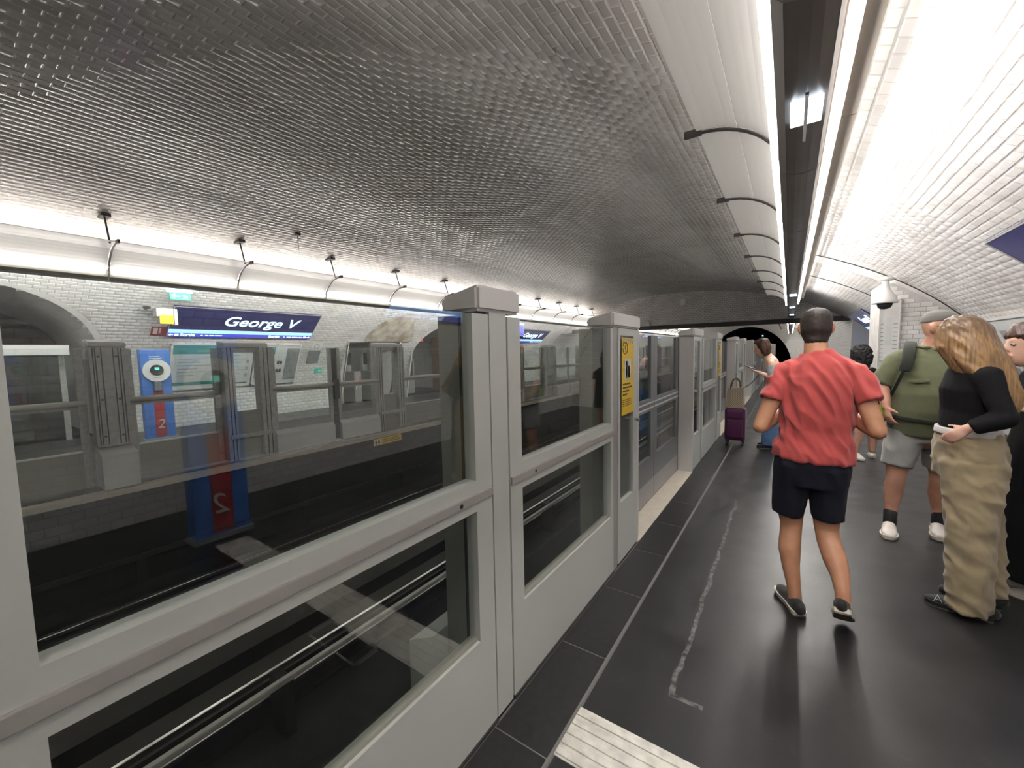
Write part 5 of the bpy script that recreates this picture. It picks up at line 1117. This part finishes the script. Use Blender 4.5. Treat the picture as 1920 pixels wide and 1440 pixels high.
for y, el in ((3.46,(1.28,3.36,1.09)), (3.74,(1.27,3.8,1.08))): dr.append(loft([(1.21,y+(.03 if y<3.6 else -.03),1.29,.052),(1.21,y,1.28,.058),(*((V3(1.21,y,1.28)+V3(*el))/2),.054),(*(V3(*el)*.95+V3(1.21,y,1.28)*.05),.05)], S3, 18, 'round', 'flat'))
blob('dress', dr, 'blacktop', p, 0.009, 2, (0.005, 9, 2, 0))
blob('hair', [loft([(1.205,3.6,1.30,.05,.035),(1.195,3.6,1.40,.07,.05),(1.165,3.6,1.49,.084,.080),(1.135,3.6,1.56,.080,.100),(1.135,3.6,1.595,.05,.068),(1.145,3.6,1.605,.02,.02)], S3, 18, 'round', 'flat')], 'hairbrown', p, 0.008, 2, (0.004, 40, 8, 0))
shoe(p, (1.36,3.54,0), (1.12,3.57,0), 'shoewhite', 'sole', .044, .07); shoe(p, (1.37,3.68,0), (1.13,3.69,0), 'shoewhite', 'sole', .044, .07)

# ---------------------------------------------------------------- woman bent over her phone
p = thing('person', 'person with brown bob in grey top and jeans looking at a phone', 'person', (-.22, 7.15, 0))
Lf = [loft([(-.17,7.15,.82,.15,.11),(-.18,7.15,.95,.13,.10),(-.185,7.15,1.08,.13,.10),(-.20,7.15,1.22,.15,.10),(-.22,7.15,1.31,.14,.08),(-.25,7.15,1.36,.07,.06),(-.285,7.15,1.42,.046,.05)], S3)]
hf5 = V3(-1,-.1,-.35); hc5 = (-.345,7.14,1.50); Lf += head_lofts(hc5, hf5, up=(-.35,0,1), k=.98)
for y, el, wr in ((6.99,(-.19,6.93,1.06),(-.37,6.99,1.14)), (7.31,(-.19,7.36,1.05),(-.36,7.25,1.12))):
    Lf.append(loft([(-.21,y,1.27,.046),(*((V3(-.21,y,1.27)+V3(*el))/2),.041),(*el,.036)], S3)); Lf.append(loft([(*el,.036),(*((V3(*el)+V3(*wr))/2),.034),(*wr,.024)], S3)); Lf += hand_lofts(wr, (-1,.1,.35), (0,.25,1), 1 if y < 7.1 else -1, .9, .45)
for y in (7.08, 7.22): Lf.append(loft([(-.17,y,.8,.085),(-.21,y,.45,.055),(-.2,y,.1,.035)], S3))
blob('body', Lf, 'skin3', p, 0.011, 3); face_parts(hc5, unit(hf5), p, .98, up=(-.35,0,1))
tp = [loft([(-.17,7.15,.80,.165,.125),(-.18,7.15,.95,.15,.12),(-.185,7.15,1.08,.15,.118),(-.195,7.15,1.19,.155,.11)], S3, 22, 'flat', 'flat')]
for y, el in ((6.99,(-.19,6.93,1.06)), (7.31,(-.19,7.36,1.05))): tp.append(loft([(*(V3(-.205,y,1.22)),.055),(*((V3(-.21,y,1.22)+V3(*el))/2),.06),(*el,.056)], S3)); tp.append(loft([(*el,.055),(*(V3(*el)*.5+V3(-.365,y*.6+7.15*.4,1.12)*.5),.045)], S3, 16, 'round', 'flat'))
blob('grey_top', tp, 'greytop', p, 0.011, 2, (0.006, 10, 5, 3))
st2 = [loft([(-.26,7.09,1.27,.016),(-.235,7.07,1.34,.012),(-.20,7.07,1.33,.012),(-.13,7.08,1.24,.016)], S3, 10), loft([(-.15,7.15,1.18,.10,.02),(-.14,7.15,1.25,.08,.02)], S3, 12)]
blob('strap_top', st2, 'blacktop', p, 0.009, 1)
blob('jeans', [loft([(-.17,7.15,.86,.155,.12),(-.17,7.15,.78,.165,.13)], S3, 22, 'flat', 'round'), loft([(-.17,7.07,.78,.10,.115),(-.205,7.07,.45,.085,.10),(-.20,7.07,.05,.085,.115)], S3, 18, 'round', 'flat'), loft([(-.17,7.23,.78,.10,.115),(-.205,7.23,.45,.085,.10),(-.20,7.23,.05,.085,.115)], S3, 18, 'round', 'flat')], 'denim', p, 0.011, 2, (0.005, 9, 6, 3))
blob('hair', [loft([(-.28,7.14,1.41,.07,.05),(-.30,7.14,1.48,.092,.082),(-.335,7.14,1.55,.092,.098),(-.36,7.14,1.60,.080,.092),(-.365,7.14,1.625,.045,.055),(-.37,7.14,1.635,.02,.02)], S3, 18, 'round', 'flat'), loft([(-.335,7.055,1.60,.03),(-.33,7.045,1.52,.034),(-.31,7.05,1.43,.03)], SX, 10)], 'hairbrown', p, 0.01, 2, (0.006, 30, 8, 0))
shoe(p, (-.12,7.07,0), (-.37,7.05,0), 'shoeblack', 'black', .046, .075); shoe(p, (-.12,7.23,0), (-.37,7.22,0), 'shoeblack', 'black', .046, .075)
ph = thing('phone', 'dark phone held by the person in the grey top', 'phone', (-.47,7.02,1.17))
q = [V3(-.56,7.0,1.235), V3(-.415,7.0,1.175), V3(-.415,7.085,1.175), V3(-.56,7.085,1.235)]; MB().prism(q, (.004,0,.009)).build('case', 'black', ph); MB().prism([c+V3(.0035,0,.009)+(V3(-.4875,7.0425,1.205)-c)*.06 for c in q], (.0004,0,.001)).build('screen', 'leaf', ph)

# ---------------------------------------------------------------- dark-haired person behind the walker
p = thing('person', 'person with curly black hair in a black dress behind the red-shirted walker', 'person', (.83, 7.05, 0))
Lf = [loft([(.86,7.08,.72,.14,.11),(.86,7.08,.85,.13,.10),(.855,7.07,1.0,.14,.10),(.845,7.07,1.13,.15,.09),(.82,7.06,1.20,.07,.06),(.80,7.06,1.28,.048,.05)], SX)]
Lf += head_lofts((.79,7.06,1.375), V3(.2,1,0), k=.95)
for s, el, wr in ((-1,(.67,7.02,.92),(.70,7.2,.86)), (1,(1.02,7.05,.86),(1.0,7.12,.66))):
    sh = (.848+s*.15,7.07,1.11); Lf.append(loft([(*sh,.046),(*((V3(*sh)+V3(*el))/2),.042),(*el,.037)], SX)); Lf.append(loft([(*el,.036),(*wr,.025)], SX)); Lf += hand_lofts(wr, V3(*wr)-V3(*el), (-s,0,0), s, .9, .5)
Lf.append(loft([(.80,7.06,.70,.085),(.79,7.03,.45,.056),(.80,7.0,.36,.056),(.775,7.0,.2,.04),(.765,7.0,.09,.034)], SX)); Lf.append(loft([(.92,7.1,.70,.085),(.94,7.14,.45,.056),(.945,7.12,.33,.055),(.945,7.1,.1,.034)], SX))
blob('body', Lf, 'skin2', p, 0.011, 3)
blob('dress', [loft([(.87,7.07,.46,.185,.15),(.865,7.08,.65,.17,.14),(.86,7.08,.82,.15,.12),(.855,7.07,1.0,.155,.12),(.845,7.07,1.12,.16,.10),(.82,7.065,1.18,.09,.075)], SX, 24, 'flat', 'flat')]+[loft([(.848+s*.10,7.07,1.11,.055),(.848+s*.16,7.065,1.08,.058),(.848+s*.175,7.05,.98,.054)], SX, 16, 'round', 'flat') for s in (-1, 1)], 'blacktop', p, 0.011, 2, (0.006, 9, 4, 0))
blob('hair', [loft([(.80,7.02,1.20,.06,.045),(.795,7.03,1.28,.095,.075),(.79,7.045,1.36,.108,.098),(.785,7.06,1.44,.10,.098),(.785,7.065,1.50,.06,.065),(.785,7.065,1.515,.02,.02)], SX, 18, 'round', 'flat')], 'hairblack', p, 0.009, 1, (0.014, 26, 26, 0))
shoe(p, (.775,7.06,0), (.82,6.96-.13,0), 'shoewhite', 'sole', .043, .065); shoe(p, (.945,7.06,0), (.96,7.29,0), 'shoewhite', 'sole', .043, .065)

# ---------------------------------------------------------------- suitcase and bag
t = thing('suitcase', 'plum fabric suitcase on wheels beside the person with the phone', 'suitcase', (-.66, 7.13, 0))
sb = B(-.81, -.525, 7.03, 7.26, .075, .575, .035).build('shell', 'plum', t, True); B(-.775, -.56, 7.005, 7.035, .13, .40, .014).build('front_pocket', 'plum', sb, True); B(-.775, -.56, 7.012, 7.035, .42, .54, .010).build('front_pocket', 'plum', sb, True)
MB().tube([(-.79,7.028,.41),(-.55,7.028,.41)], .004, 6).build('zip', 'rib', sb)
for x in (-.775, -.56):
    for y in (7.06, 7.23):
        wl = MB().tube([(x-.012,y,.03),(x+.012,y,.03)], .03, 14).build('wheel', 'black', t); B(x-.018, x+.018, y-.012, y+.012, .035, .085).build('fork', 'black', wl)
hd = MB(); hd.tube([(-.60,7.235,.57),(-.60,7.235,.86)], .009, 8); hd.tube([(-.73,7.235,.57),(-.73,7.235,.86)], .009, 8); hd.tube([(-.74,7.235,.865),(-.59,7.235,.865)], .014, 8); hd.build('pull_handle', 'alu', t)
MB().tube([(-.70,7.14,.575),(-.69,7.14,.60),(-.64,7.14,.60),(-.63,7.14,.575)], .010, 8).build('grip', 'plum', t)
t = thing('woven_bag', 'woven straw shopping bag set on top of the plum suitcase', 'bag', (-.67, 7.1, .58))
MB().add([(-.80,7.05,.582),(-.56,7.05,.582),(-.56,7.17,.582),(-.80,7.17,.582),(-.775,7.03,.885),(-.565,7.03,.90),(-.565,7.19,.90),(-.775,7.19,.885)], [(3,2,1,0),(0,1,5,4),(1,2,6,5),(2,3,7,6),(3,0,4,7),(4,5,6,7)]).build('bag_body', 'weave', t)
for y in (7.04, 7.18): MB().tube([(-.735+.13*(1-math.cos(q))/2, y, .885+.15*math.sin(q)) for q in np.linspace(0, math.pi, 12)], .008, 8).build('handle', 'ink', t, True)
strap_ = MB().tube([(-.60,7.2,.87),(-.5,7.15,.93),(-.42,7.1,1.02),(-.375,7.03,1.10)], .008, 6).build('strap', 'leaf', t)

bpy.data.scenes.remove(TMP)
